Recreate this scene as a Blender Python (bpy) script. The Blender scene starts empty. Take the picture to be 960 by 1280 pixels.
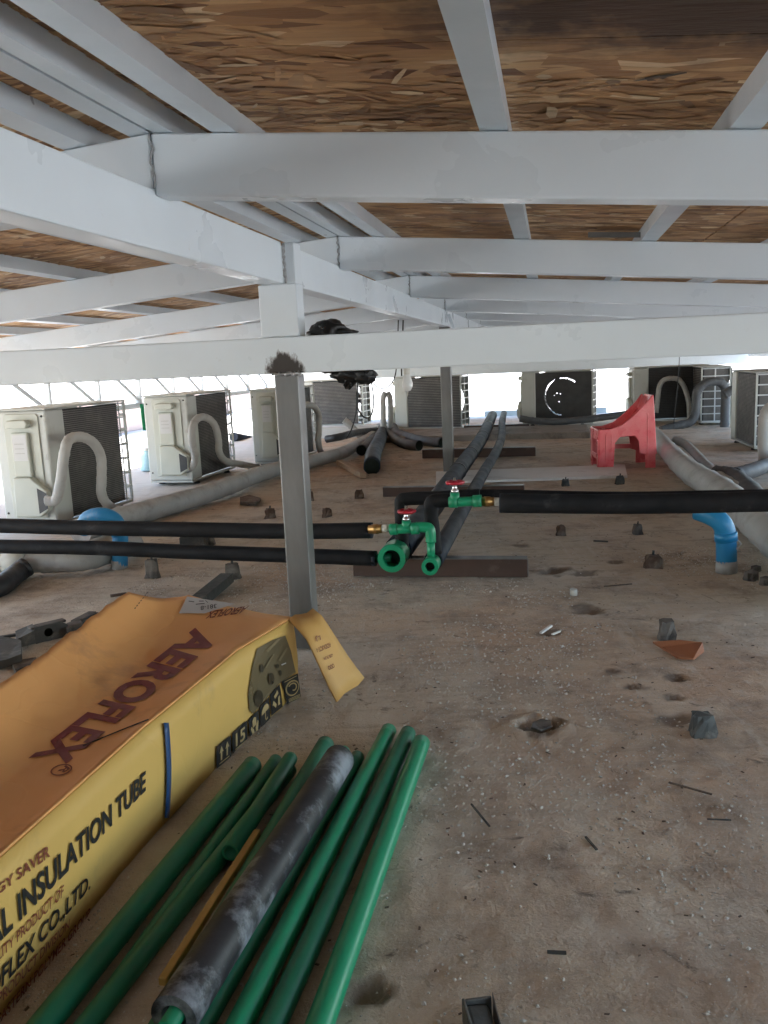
import bpy, bmesh, math, random
import numpy as np
from mathutils import Vector, Matrix, noise
random.seed(7); RNG = np.random.default_rng(7)
SC = bpy.context.scene; COL = SC.collection
# ------------------------------------------------------------------ camera
H = 0.8; FPX = 1063.85; PITCH = .1754; ROLL = .0443
cp, sp, cr, sr = math.cos(PITCH), math.sin(PITCH), math.cos(ROLL), math.sin(ROLL)
cam = bpy.data.cameras.new("camera"); camo = bpy.data.objects.new("camera", cam); COL.objects.link(camo)
cam.sensor_fit = 'VERTICAL'; cam.sensor_height = 36.0; cam.lens = 36.0 * FPX / 1280; cam.clip_start = .02; cam.clip_end = 500
Rv, Uv, Fv = Vector((1, 0, 0)), Vector((0, sp, cp)), Vector((0, cp, -sp))
cx = Rv * cr - Uv * sr; cy = Rv * sr + Uv * cr; cz = -Fv
camo.matrix_world = Matrix(((cx.x, cy.x, cz.x, 0), (cx.y, cy.y, cz.y, 0), (cx.z, cy.z, cz.z, H), (0, 0, 0, 1)))
SC.camera = camo
# ------------------------------------------------------------------ sky, sun, exposure
SUN_EL, SUN_AZ = math.radians(56), math.radians(-105)        # azimuth clockwise from +Y
world = bpy.data.worlds.new("World"); SC.world = world; world.use_nodes = True
wn = world.node_tree.nodes; bgn = wn.get("Background") or wn.new("ShaderNodeBackground")
sky = wn.new("ShaderNodeTexSky"); sky.sky_type = 'NISHITA'; sky.sun_disc = False
sky.sun_elevation = SUN_EL; sky.sun_rotation = SUN_AZ; sky.air_density = 1.0; sky.dust_density = .8; sky.ozone_density = .35
world.node_tree.links.new(sky.outputs[0], bgn.inputs[0]); bgn.inputs[1].default_value = .15
sl = bpy.data.lights.new("sun", 'SUN'); sl.energy = 5.0; sl.angle = math.radians(.5); sl.color = (1, .975, .945)
so = bpy.data.objects.new("sun", sl); COL.objects.link(so)
sd = Vector((math.sin(SUN_AZ) * math.cos(SUN_EL), math.cos(SUN_AZ) * math.cos(SUN_EL), math.sin(SUN_EL)))
so.rotation_euler = sd.to_track_quat('Z', 'Y').to_euler(); so.location = (0, 0, 20)
SC.view_settings.view_transform = 'Standard'; SC.view_settings.look = 'None'
SC.view_settings.exposure = 2.75; SC.view_settings.gamma = 1
# ------------------------------------------------------------------ surveying helpers: sight lines of the photograph met with real planes
TH = .1991; GX = -.7079; ct, st = math.cos(TH), math.sin(TH)
def W(a, t, z=0.): return Vector((GX + a * ct + t * st, -a * st + t * ct, z))        # steel frame axes: a across, t along the ridge
def AT(P): x, y = P[0] - GX, P[1]; return (x * ct - y * st, x * st + y * ct, P[2])
O = Vector((0, 0, H))
def ray(px, py):
    U, V = px - 480, py - 640; X = cr * U - sr * V; u = -(sr * U + cr * V) / FPX
    return Vector((X / FPX, cp + u * sp, -sp + u * cp))
def G(px, py, z=0.): d = ray(px, py); return O + d * ((z - H) / d.z)
def FT(px, py, t):
    d = ray(px, py); n = Vector((st, ct, 0)); return O + d * ((t - (-GX * st)) / d.dot(n))
def FA(px, py, a):
    d = ray(px, py); n = Vector((ct, -st, 0)); return O + d * ((a - (-GX * ct)) / d.dot(n))
def YD(px, py, y): d = ray(px, py); return O + d * (y / d.y)
# ------------------------------------------------------------------ object helpers
ROOT = {}
def rootmat(o): return ROOT.get(o, Matrix.Identity(4))
def thing(name, label, cat, loc=(0, 0, 0), rz=0., group=None):
    o = bpy.data.objects.new(name, None); COL.objects.link(o); o.empty_display_size = .1
    o.location = loc; o.rotation_euler = (0, 0, rz); o['label'] = label; o['category'] = cat
    if group: o['group'] = group
    ROOT[o] = Matrix.Translation(Vector(loc)) @ Matrix.Rotation(rz, 4, 'Z'); return o
def tag(o, label=None, cat=None, group=None, kind=None):
    for k, v in (('label', label), ('category', cat), ('group', group), ('kind', kind)):
        if v: o[k] = v
    return o
def kids(o): return [c for c in bpy.data.objects if c.parent == o]
def copy_tree(o, parent=None):
    c = o.copy(); COL.objects.link(c)
    if parent is not None: c.parent = parent
    if o in ROOT: ROOT[c] = ROOT[o]
    for ch in kids(o): copy_tree(ch, c)
    return c
class MB:
    def __init__(s): s.v = []; s.f = []; s.sm = []
    def add(s, vs, fs, sm=False):
        b = len(s.v); s.v += [tuple(v) for v in vs]
        for f in fs: s.f.append(tuple(b + i for i in f)); s.sm.append(sm)
        return s
    def hexa(s, p):   # bottom 0-3 ccw, top 4-7
        return s.add(p, [(3, 2, 1, 0), (4, 5, 6, 7), (0, 1, 5, 4), (1, 2, 6, 5), (2, 3, 7, 6), (3, 0, 4, 7)])
    def box(s, x0, x1, y0, y1, z0, z1, M=None):
        p = [(x0, y0, z0), (x1, y0, z0), (x1, y1, z0), (x0, y1, z0), (x0, y0, z1), (x1, y0, z1), (x1, y1, z1), (x0, y1, z1)]
        if M is not None: p = [M @ Vector(q) for q in p]
        return s.hexa(p)
    def wbox(s, a0, a1, t0, t1, z0, z1, dz=None):   # box in frame axes; dz(a) shears it with the roof slope
        P = []
        for z in (z0, z1):
            for a, t in ((a0, t0), (a1, t0), (a1, t1), (a0, t1)): P.append(W(a, t, z + (dz(a) if dz else 0)))
        return s.hexa(P)
    def bar(s, A, B, w, h, up=(0, 0, 1)):
        A, B = Vector(A), Vector(B); d = (B - A).normalized(); u = Vector(up); r = d.cross(u)
        if r.length < 1e-4: r = d.cross(Vector((0, 1, 0)))
        r.normalize(); u = r.cross(d).normalized(); P = []
        for z in (-h / 2, h / 2):
            P += [A - r * w / 2 + u * z, A + r * w / 2 + u * z, B + r * w / 2 + u * z, B - r * w / 2 + u * z]
        return s.hexa(P)
    def tube(s, pts, r, n=14, caps=True, closed=False, jit=0.):
        pts = [Vector(p) for p in pts]; m = len(pts); rr = r if hasattr(r, '__len__') else [r] * m
        T = []
        for i in range(m):
            a = pts[(i - 1) % m] if (i > 0 or closed) else pts[0]; b = pts[(i + 1) % m] if (i < m - 1 or closed) else pts[-1]
            T.append((b - a).normalized())
        ref = Vector((0, 0, 1)) if abs(T[0].z) < .9 else Vector((1, 0, 0)); N = (ref - T[0] * ref.dot(T[0])).normalized(); vs = []
        for i in range(m):
            N = (N - T[i] * N.dot(T[i])).normalized(); B = T[i].cross(N)
            for k in range(n):
                a = 2 * math.pi * k / n; q = rr[i] * (1 + (random.uniform(-jit, jit) if jit else 0))
                vs.append(pts[i] + (N * math.cos(a) + B * math.sin(a)) * q)
        fs = []
        for i in range(m if closed else m - 1):
            j = (i + 1) % m
            for k in range(n): l = (k + 1) % n; fs.append((i * n + k, i * n + l, j * n + l, j * n + k))
        s.add(vs, fs, True)
        if caps and not closed:
            b = len(s.v) - len(vs); s.f.append(tuple(b + k for k in reversed(range(n)))); s.sm.append(False)
            s.f.append(tuple(b + (m - 1) * n + k for k in range(n))); s.sm.append(False)
        return s
    def pipe(s, pts, ro, ri, n=20):    # hollow pipe, open ends with a wall
        pts = [Vector(p) for p in pts]; m = len(pts); b = len(s.v)
        s.tube(pts, ro, n, caps=False); c = len(s.v); s.tube(pts, ri, n, caps=False)
        k0 = len(s.f) - (m - 1) * n
        for i in range(k0, len(s.f)): s.f[i] = tuple(reversed(s.f[i]))
        for i in (0, m - 1):
            for k in range(n):
                l = (k + 1) % n; q = (b + i * n + k, c + i * n + k, c + i * n + l, b + i * n + l)
                s.f.append(q if i == 0 else tuple(reversed(q))); s.sm.append(False)
        return s
    def lathe(s, prof, n=20, M=None):
        vs = []; m = len(prof)
        for r, z in prof:
            for k in range(n):
                a = 2 * math.pi * k / n; p = Vector((r * math.cos(a), r * math.sin(a), z)); vs.append(M @ p if M is not None else p)
        fs = [(i * n + k, i * n + (k + 1) % n, (i + 1) * n + (k + 1) % n, (i + 1) * n + k) for i in range(m - 1) for k in range(n)]
        s.add(vs, fs, True); b = len(s.v) - len(vs)
        if prof[0][0] > 1e-5: s.f.append(tuple(b + k for k in reversed(range(n)))); s.sm.append(False)
        if prof[-1][0] > 1e-5: s.f.append(tuple(b + (m - 1) * n + k for k in range(n))); s.sm.append(False)
        return s
    def prism(s, poly, z0, z1, M=None):
        n = len(poly); vs = [Vector((x, y, z0)) for x, y in poly] + [Vector((x, y, z1)) for x, y in poly]
        if M is not None: vs = [M @ v for v in vs]
        return s.add(vs, [tuple(reversed(range(n))), tuple(range(n, 2 * n))] + [(i, (i + 1) % n, n + (i + 1) % n, n + i) for i in range(n)])
    def build(s, name, mat, parent=None, local=False, bevel=0., loc=None, seg=2, auto=None):
        me = bpy.data.meshes.new(name); M = Matrix.Identity(4)
        if loc is not None: M = Matrix.Translation(-Vector(loc))
        elif parent is not None and not local: M = rootmat(parent).inverted()
        me.from_pydata([M @ Vector(v) for v in s.v], [], s.f); me.polygons.foreach_set('use_smooth', s.sm)
        bm = bmesh.new(); bm.from_mesh(me); bmesh.ops.recalc_face_normals(bm, faces=bm.faces); bm.to_mesh(me); bm.free()
        me.materials.append(mat); me.update()
        o = bpy.data.objects.new(name, me); COL.objects.link(o)
        if loc is not None: o.location = loc
        if parent is not None: o.parent = parent; ROOT[o] = rootmat(parent)
        if bevel:
            b = o.modifiers.new('bevel', 'BEVEL'); b.width = bevel; b.segments = seg; b.limit_method = 'ANGLE'; b.angle_limit = math.radians(40); b.harden_normals = False
        return o
def spline(pts, n=8):
    P = [Vector(p) for p in pts]; P = [P[0] * 2 - P[1]] + P + [P[-1] * 2 - P[-2]]; out = []
    for i in range(1, len(P) - 2):
        for k in range(n):
            t = k / n; a, b, c, d = P[i - 1:i + 3]
            out.append(.5 * ((2 * b) + (c - a) * t + (2 * a - 5 * b + 4 * c - d) * t * t + (3 * b - a - 3 * c + d) * t ** 3))
    out.append(P[-2]); return out
def frame_dir(d, up=(0, 0, 1)):   # matrix whose local z runs along d
    return Vector(d).to_track_quat('Z', 'Y').to_matrix().to_4x4()
def TR(p): return Matrix.Translation(Vector(p))
# ------------------------------------------------------------------ materials
def newmat(name):
    m = bpy.data.materials.new(name); m.use_nodes = True; nt = m.node_tree; b = nt.nodes.get('Principled BSDF'); return m, nt, b
class NT:
    def __init__(s, nt): s.nt = nt; s.tc = nt.nodes.new('ShaderNodeTexCoord')
    def node(s, t, **k):
        n = s.nt.nodes.new(t)
        for a, v in k.items(): setattr(n, a, v)
        return n
    def link(s, a, b): s.nt.links.new(a, b)
    def mapping(s, sc=(1, 1, 1), rot=(0, 0, 0), src='Object'):
        n = s.node('ShaderNodeMapping'); n.inputs['Scale'].default_value = sc; n.inputs['Rotation'].default_value = rot; s.link(s.tc.outputs[src], n.inputs[0]); return n.outputs[0]
    def noise(s, scale, detail=4, rough=.55, vec=None, dist=0.):
        n = s.node('ShaderNodeTexNoise'); n.inputs['Scale'].default_value = scale; n.inputs['Detail'].default_value = detail
        n.inputs['Roughness'].default_value = rough; n.inputs['Distortion'].default_value = dist
        s.link(vec if vec is not None else s.tc.outputs['Object'], n.inputs['Vector']); return n.outputs['Fac']
    def voro(s, scale, vec=None, out='Distance', feature='F1'):
        n = s.node('ShaderNodeTexVoronoi', feature=feature); n.inputs['Scale'].default_value = scale
        s.link(vec if vec is not None else s.tc.outputs['Object'], n.inputs['Vector']); return n.outputs[out]
    def ramp(s, fac, stops):
        n = s.node('ShaderNodeValToRGB'); e = n.color_ramp.elements
        while len(e) > 1: e.remove(e[-1])
        for i, (p, c) in enumerate(stops):
            el = e[0] if i == 0 else e.new(p); el.position = p; el.color = (c, c, c, 1) if not hasattr(c, '__len__') else (*c, 1)
        s.link(fac, n.inputs[0]); return n.outputs[0]
    def mix(s, fac, a, b, mode='MIX'):
        n = s.node('ShaderNodeMix', data_type='RGBA', blend_type=mode)
        for i, v in ((0, fac), (6, a), (7, b)):
            if hasattr(v, 'is_linked') or hasattr(v, 'links'): s.link(v, n.inputs[i])
            elif i == 0: n.inputs[0].default_value = v
            else: n.inputs[i].default_value = (*v, 1)
        return n.outputs[2]
    def math(s, op, a, b=0.):
        n = s.node('ShaderNodeMath', operation=op)
        for i, v in ((0, a), (1, b)):
            if hasattr(v, 'links'): s.link(v, n.inputs[i])
            else: n.inputs[i].default_value = v
        return n.outputs[0]
    def bump(s, h, strength=.3, dist=.01):
        n = s.node('ShaderNodeBump'); n.inputs['Strength'].default_value = strength; n.inputs['Distance'].default_value = dist; s.link(h, n.inputs['Height']); return n.outputs[0]
def mk(name, c, c2=None, scale=6., rough=.6, metal=0., bump=.0, bscale=60., dirt=None, dscale=3., dthr=(.55, .75), spec=.5, stretch=(1, 1, 1), rvar=.15):
    m, nt, b = newmat(name); N = NT(nt); vec = N.mapping(stretch)
    c2 = c2 or tuple(x * .85 for x in c); col = N.mix(N.ramp(N.noise(scale, 5, .6, vec), [(.3, 0), (.7, 1)]), c, c2)
    if dirt: col = N.mix(N.ramp(N.noise(dscale, 8, .68, vec), [(dthr[0], 0), (dthr[1], 1)]), col, dirt)
    N.link(col, b.inputs['Base Color']); b.inputs['Metallic'].default_value = metal; b.inputs['Specular IOR Level'].default_value = spec
    N.link(N.ramp(N.noise(scale * 2.3, 4), [(.2, max(.03, rough - rvar)), (.8, min(1, rough + rvar))]), b.inputs['Roughness'])
    if bump: N.link(N.bump(N.noise(bscale, 4, .6, vec), bump, .004), b.inputs['Normal'])
    return m
M = {}
M['white'] = mk('white_paint', (.73, .79, .825), (.67, .73, .76), 2.2, .33, bump=.05, bscale=70, dirt=(.50, .47, .42), dscale=13, dthr=(.66, .86))
M['galv'] = mk('galvanised_steel', (.25, .252, .25), (.12, .12, .118), 6, .42, .5, bump=.05, bscale=40, dirt=(.13, .115, .10), dscale=6, dthr=(.55, .8), stretch=(1, 1, .25))
M['galv_purlin'] = mk('zinc_purlin', (.70, .76, .80), (.62, .68, .72), 5, .38, .35, bump=.03, dirt=(.3, .28, .26), dscale=5, dthr=(.64, .85), stretch=(1, 1, 1))
M['scorch'] = mk('scorched_weld', (.03, .025, .022), (.10, .065, .04), 40, .85, bump=.6, bscale=120)
M['weld'] = mk('weld_bead', (.50, .52, .53), (.22, .21, .20), 60, .5, .6, bump=.5, bscale=150)
M['acwhite'] = mk('casing_paint', (.50, .51, .475), (.44, .45, .415), 3, .45, bump=.04, bscale=70, dirt=(.33, .30, .25), dscale=5, dthr=(.6, .85))
M['accover'] = mk('cover_plastic', (.49, .495, .43), (.43, .44, .38), 4, .5, dirt=(.36, .33, .27), dscale=7, dthr=(.6, .85))
M['coil'] = mk('coil_fins', (.15, .14, .135), (.11, .105, .10), 9, .6, .2, dirt=(.24, .22, .20), dscale=6, dthr=(.5, .8))
M['coilback'] = mk('coil_core', (.03, .03, .03), None, 20, .8)
M['wire'] = mk('guard_wire', (.62, .64, .64), None, 10, .45)
M['black'] = mk('black_plastic', (.018, .018, .02), (.03, .03, .032), 12, .5, bump=.05)
M['bag'] = mk('black_bag_film', (.008, .008, .009), (.012, .012, .012), 10, .35, bump=.25, bscale=22)
M['foam'] = mk('black_foam_insulation', (.007, .007, .008), (.014, .014, .016), 9, .7, bump=.15, bscale=80, dirt=(.075, .073, .072), dscale=9, dthr=(.62, .85), spec=.25)
M['foamdust'] = mk('dusty_foam_insulation', (.013, .017, .026), (.026, .033, .047), 5, .6, bump=.12, bscale=70, dirt=(.10, .115, .14), dscale=11, dthr=(.62, .95), spec=.25)
M['smeared'] = mk('plaster_smeared_foam', (.014, .014, .017), (.024, .024, .028), 9, .55, bump=.15, bscale=50, dirt=(.25, .265, .29), dscale=8, dthr=(.47, .60), spec=.5)
M['green'] = mk('green_ppr_plastic', (.008, .29, .135), (.008, .25, .115), 7, .38, bump=.03, dirt=(.06, .19, .11), dscale=14, dthr=(.6, .9))
M['greend'] = mk('green_ppr_dark', (.006, .17, .085), (.006, .13, .066), 7, .45, bump=.03, dirt=(.04, .11, .07), dscale=12, dthr=(.6, .9))  # darker tone of the green pipe plastic
M['hole'] = mk('bore_shade_black', (.006, .012, .0068), None, 10, .9)  # near-black stands in for shade inside pipe ends and holes
M['red'] = mk('red_plastic', (.78, .10, .115), (.74, .085, .10), 5, .3, bump=.02, dirt=(.82, .30, .30), dscale=3, dthr=(.42, .8))
M['redh'] = mk('red_handwheel', (.42, .012, .03), None, 9, .35)
M['chrome'] = mk('chrome_stem', (.75, .75, .75), None, 9, .2, 1.)
M['brass'] = mk('brass_union', (.55, .33, .12), (.42, .24, .09), 14, .32, .9)
M['blue'] = mk('blue_pvc', (.015, .20, .42), (.02, .24, .46), 5, .42, dirt=(.32, .36, .37), dscale=7, dthr=(.56, .8))
M['tape'] = mk('grey_wrapping_tape', (.47, .46, .44), (.38, .37, .35), 5, .7, bump=.4, bscale=22, dirt=(.20, .17, .145), dscale=7, dthr=(.54, .82))
M['tapel'] = mk('pale_wrapping_tape', (.42, .41, .39), (.33, .32, .30), 6, .7, bump=.45, bscale=25, dirt=(.18, .15, .12), dscale=8, dthr=(.55, .82))
M['taped'] = mk('dark_wrapping_tape', (.10, .10, .105), (.07, .07, .072), 6, .65, bump=.35, bscale=25, dirt=(.19, .18, .17), dscale=7, dthr=(.56, .85))
M['brown'] = mk('brown_primer_steel', (.085, .045, .032), (.065, .036, .027), 6, .55, bump=.08, dirt=(.15, .115, .09), dscale=8, dthr=(.6, .85))
M['board'] = mk('dusty_board', (.84, .81, .76), (.70, .66, .60), 2.2, .8, bump=.1, dirt=(.34, .27, .21), dscale=3, dthr=(.55, .8))
M['wood'] = mk('raw_wood', (.50, .36, .24), (.38, .26, .17), 9, .8, bump=.3, stretch=(1, 6, 6))
M['yellow'] = mk('yellow_strip', (.50, .32, .09), (.42, .26, .07), 9, .6)
M['rust'] = mk('rusty_block', (.075, .042, .028), (.12, .085, .06), 25, .9, bump=.8, bscale=60, dirt=(.2, .17, .14), dscale=18, dthr=(.5, .7))
M['mortar'] = mk('mortar_block', (.17, .15, .13), (.10, .085, .075), 22, .95, bump=.9, bscale=50, dirt=(.04, .036, .032), dscale=16, dthr=(.5, .66))
M['darkiron'] = mk('dirty_dark_iron', (.05, .052, .05), (.09, .088, .08), 18, .7, .3, bump=.5, bscale=50, dirt=(.2, .18, .15), dscale=14, dthr=(.56, .74))
M['stub'] = mk('cement_smeared_steel', (.09, .10, .10), (.15, .16, .155), 14, .6, .35, bump=.5, bscale=45, dirt=(.36, .36, .34), dscale=18, dthr=(.56, .7))
M['clay'] = mk('terracotta_shard', (.36, .13, .05), (.30, .11, .05), 12, .7, bump=.25)
M['capw'] = mk('white_cap', (.60, .58, .52), None, 9, .6)
M['conc'] = mk('kerb_concrete', (.36, .31, .265), (.28, .235, .20), 4, .95, bump=.5, bscale=30, dirt=(.12, .09, .075), dscale=6, dthr=(.52, .74))
M['pale'] = mk('pale_render', (.62, .62, .60), (.54, .54, .52), 2, .85, bump=.1)
M['shadewall'] = mk('grey_render', (.36, .34, .32), (.28, .265, .25), 2, .9, bump=.3)
M['coilshaded'] = mk('shaded_coil', (.05, .05, .05), (.035, .035, .036), 9, .6, .2)  # coil copy darkened, shade of the backlit units put into its colour
M['pink'] = mk('pink_render', (.62, .46, .39), (.56, .42, .36), 2, .85, bump=.1)
M['sheet'] = mk('pale_blue_sheet', (.58, .72, .82), (.53, .67, .77), 2, .5)
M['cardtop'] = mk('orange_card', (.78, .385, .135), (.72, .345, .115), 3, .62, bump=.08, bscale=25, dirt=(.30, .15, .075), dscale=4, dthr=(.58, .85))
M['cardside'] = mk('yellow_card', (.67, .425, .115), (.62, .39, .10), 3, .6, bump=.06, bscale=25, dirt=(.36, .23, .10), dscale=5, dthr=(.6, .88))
M['cardflap'] = mk('flap_card', (.68, .39, .12), (.62, .35, .10), 3, .6, bump=.06, bscale=25, dirt=(.40, .22, .08), dscale=5, dthr=(.58, .85))
M['cardraw'] = mk('raw_card', (.42, .26, .13), (.36, .22, .11), 8, .8, bump=.1)
M['ink'] = mk('black_ink', (.012, .011, .01), None, 9, .55)
M['maroon'] = mk('maroon_ink', (.20, .028, .03), (.165, .024, .025), 6, .6)
M['rustink'] = mk('brown_red_ink', (.22, .05, .022), None, 9, .6)
M['cream'] = mk('cream_ink', (.50, .37, .17), None, 9, .6)
M['olive'] = mk('olive_print', (.105, .08, .04), (.15, .115, .06), 7, .35)
M['olived'] = mk('dark_olive_print', (.045, .036, .02), None, 9, .35)
M['olivel'] = mk('light_olive_print', (.21, .165, .09), None, 9, .35)
M['paper'] = mk('white_sticker', (.56, .55, .54), (.5, .49, .48), 5, .6)
M['strap'] = mk('blue_strap', (.03, .085, .22), None, 5, .4)
M['cord'] = mk('black_cord', (.01, .01, .01), None, 9, .5)
M['bulb'] = mk('bulb_glass', (.72, .72, .70), None, 9, .25)
M['gtape'] = mk('green_cloth', (.02, .34, .14), None, 9, .7)
M['jug'] = mk('cyan_jug', (.40, .62, .68), None, 9, .3)
M['orange'] = mk('orange_pipe', (.55, .12, .03), None, 9, .5)
M['pebble'] = mk('pebble', (.76, .73, .67), (.36, .33, .28), 55, .9)
for k_ in ('cardtop', 'cardside', 'cardflap'):
    N = NT(M[k_].node_tree); b = M[k_].node_tree.nodes['Principled BSDF']; n0 = b.inputs['Normal'].links[0].from_node
    n1 = N.node('ShaderNodeTexNoise'); n1.inputs['Scale'].default_value = 4; N.link(N.tc.outputs['Object'], n1.inputs['Vector'])
    v1 = N.node('ShaderNodeVectorMath', operation='MULTIPLY_ADD'); N.link(n1.outputs['Color'], v1.inputs[0]); v1.inputs[1].default_value = (.25, .25, .25); N.link(N.tc.outputs['Object'], v1.inputs[2])
    e = N.ramp(N.voro(2.3, v1.outputs[0], 'Distance', 'DISTANCE_TO_EDGE'), [(0, 0), (.012, 1)]); bp2 = N.node('ShaderNodeBump'); bp2.inputs['Strength'].default_value = .1; bp2.inputs['Distance'].default_value = .004; N.link(e, bp2.inputs['Height']); N.link(n0.outputs[0], bp2.inputs['Normal']); N.link(bp2.outputs[0], b.inputs['Normal'])
# OSB: board below, pressed strands over it carrying their own tint
m, nt, b = newmat('osb_board'); N = NT(nt)
def warp(sc, rz, k=.035):
    n1 = N.node('ShaderNodeTexNoise'); n1.inputs['Scale'].default_value = 5; n1.inputs['Detail'].default_value = 2; N.link(N.tc.outputs['Object'], n1.inputs['Vector'])
    v1 = N.node('ShaderNodeVectorMath', operation='MULTIPLY_ADD'); N.link(n1.outputs['Color'], v1.inputs[0]); v1.inputs[1].default_value = (k, k, 0); N.link(N.tc.outputs['Object'], v1.inputs[2])
    mp_ = N.node('ShaderNodeMapping'); mp_.inputs['Scale'].default_value = sc; mp_.inputs['Rotation'].default_value = (0, 0, rz); N.link(v1.outputs[0], mp_.inputs[0]); return mp_.outputs[0]
va, vb, vc = warp((6.5, 25, 1), .10), warp((9.5, 40, 1), -.35), warp((13, 36, 1), .8)
def cell(v): 
    q = N.node('ShaderNodeSeparateColor'); N.link(N.voro(1., v, 'Color'), q.inputs[0]); return q.outputs
A_, B_, C3 = cell(va), cell(vb), cell(vc)
tone = [(0, (.20, .085, .033)), (.22, (.42, .215, .088)), (.6, (.58, .32, .14)), (.88, (.70, .43, .205)), (1, (.84, .62, .38))]
ca0 = N.ramp(A_[0], tone); cb0 = N.ramp(B_[0], tone); cc0 = N.ramp(C3[0], tone)
col = N.mix(N.ramp(B_[1], [(.5, 0), (.52, 1)]), ca0, cb0); col = N.mix(N.ramp(C3[1], [(.78, 0), (.8, 1)]), col, cc0)
col = N.mix(N.ramp(N.noise(1., 6, .65, N.mapping((10, 95, 1))), [(.4, 0), (.8, .45)]), col, (.26, .13, .055))
stain = N.ramp(N.noise(1.6, 5, .6, None, .5), [(.56, 0), (.72, .75)]); col = N.mix(stain, col, (.15, .07, .032))
vs_ = N.node('ShaderNodeVectorMath', operation='SUBTRACT'); N.link(N.tc.outputs['Object'], vs_.inputs[0]); vs_.inputs[1].default_value = (1.0, -1.17, 0)
ln = N.node('ShaderNodeVectorMath', operation='LENGTH'); ms_ = N.node('ShaderNodeVectorMath', operation='MULTIPLY'); N.link(vs_.outputs[0], ms_.inputs[0]); ms_.inputs[1].default_value = (1.7, 4.6, 0); N.link(ms_.outputs[0], ln.inputs[0])
sm_ = N.ramp(N.math('ADD', ln.outputs['Value'], N.math('MULTIPLY', N.math('SUBTRACT', N.noise(5, 5, .65), .5), 1.5)), [(.55, .93), (1.15, 0)]); col = N.mix(sm_, col, (.045, .02, .012))
N.link(col, b.inputs['Base Color']); b.inputs['Roughness'].default_value = .65
N.link(N.bump(N.math('ADD', N.math('MULTIPLY', A_[2], .6), N.math('ADD', N.math('MULTIPLY', B_[2], .5), N.noise(1., 4, .6, N.mapping((14, 90, 1))))), .8, .004), b.inputs['Normal']); M['osb'] = m
m, nt, b = newmat('osb_strand'); N = NT(nt); at_ = N.node('ShaderNodeAttribute', attribute_name='tint')
vv = N.mapping((14, 90, 60), (0, 0, TH))
N.link(N.mix(N.ramp(N.noise(1.0, 5, .65, vv), [(.42, 0), (.78, .6)]), at_.outputs['Color'], (.22, .11, .045)), b.inputs['Base Color'])
b.inputs['Roughness'].default_value = .6; N.link(N.bump(N.noise(1.0, 4, .6, vv), .25, .003), b.inputs['Normal']); M['strand'] = m
# ground: trodden clay and cement dust over a concrete slab, paler towards both sides and past the far end
m, nt, b = newmat('dirty_slab'); N = NT(nt)
big = N.noise(.9, 5, .6, None, .4); red = N.ramp(N.noise(.55, 3, .5), [(.42, 0), (.58, 1)])
col = N.mix(red, (.53, .435, .32), (.58, .41, .285)); col = N.mix(N.ramp(big, [(.44, 0), (.64, .9)]), col, (.64, .575, .48))
col = N.mix(N.ramp(N.noise(4.5, 9, .72), [(.48, 0), (.70, .95)]), col, (.27, .205, .155))
col = N.mix(N.ramp(N.noise(26, 6, .75), [(.5, 0), (.8, .55)]), col, (.62, .575, .51))
col = N.mix(N.ramp(N.noise(11, 7, .7, None, 1.5), [(.6, 0), (.70, .8)]), col, (.075, .055, .045))
col = N.mix(N.ramp(N.voro(190), [(.0, .8), (.26, 0)]), col, (.62, .58, .52))
col = N.mix(N.ramp(N.voro(47), [(.0, .6), (.10, 0)]), col, (.06, .045, .035))
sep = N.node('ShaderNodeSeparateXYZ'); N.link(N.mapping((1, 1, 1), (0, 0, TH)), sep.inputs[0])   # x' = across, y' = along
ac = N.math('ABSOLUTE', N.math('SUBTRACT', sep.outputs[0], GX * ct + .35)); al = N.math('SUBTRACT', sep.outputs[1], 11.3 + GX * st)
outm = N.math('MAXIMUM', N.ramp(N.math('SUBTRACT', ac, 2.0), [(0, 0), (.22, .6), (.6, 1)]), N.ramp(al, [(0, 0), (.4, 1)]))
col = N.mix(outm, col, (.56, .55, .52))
sa_n = N.node('ShaderNodeAttribute', attribute_name='pit_tone'); col = N.mix(N.math('MULTIPLY', sa_n.outputs['Fac'], .66), col, (.085, .058, .042))
col = N.mix(N.ramp(N.noise(1., 5, .6, N.mapping((2.2, 26, 1), (0, 0, .55))), [(.52, 0), (.75, .4)]), col, (.24, .185, .145))
col = N.mix(N.ramp(N.noise(1., 5, .6, N.mapping((30, 2.5, 1), (0, 0, -.3))), [(.56, 0), (.78, .45)]), col, (.66, .61, .53))
N.link(col, b.inputs['Base Color']); b.inputs['Roughness'].default_value = .93; b.inputs['Specular IOR Level'].default_value = .3
hh = N.math('ADD', N.noise(38, 8, .7), N.math('MULTIPLY', N.noise(170, 3, .6), .5)); N.link(N.bump(hh, .55, .012), b.inputs['Normal']); M['ground'] = m
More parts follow.
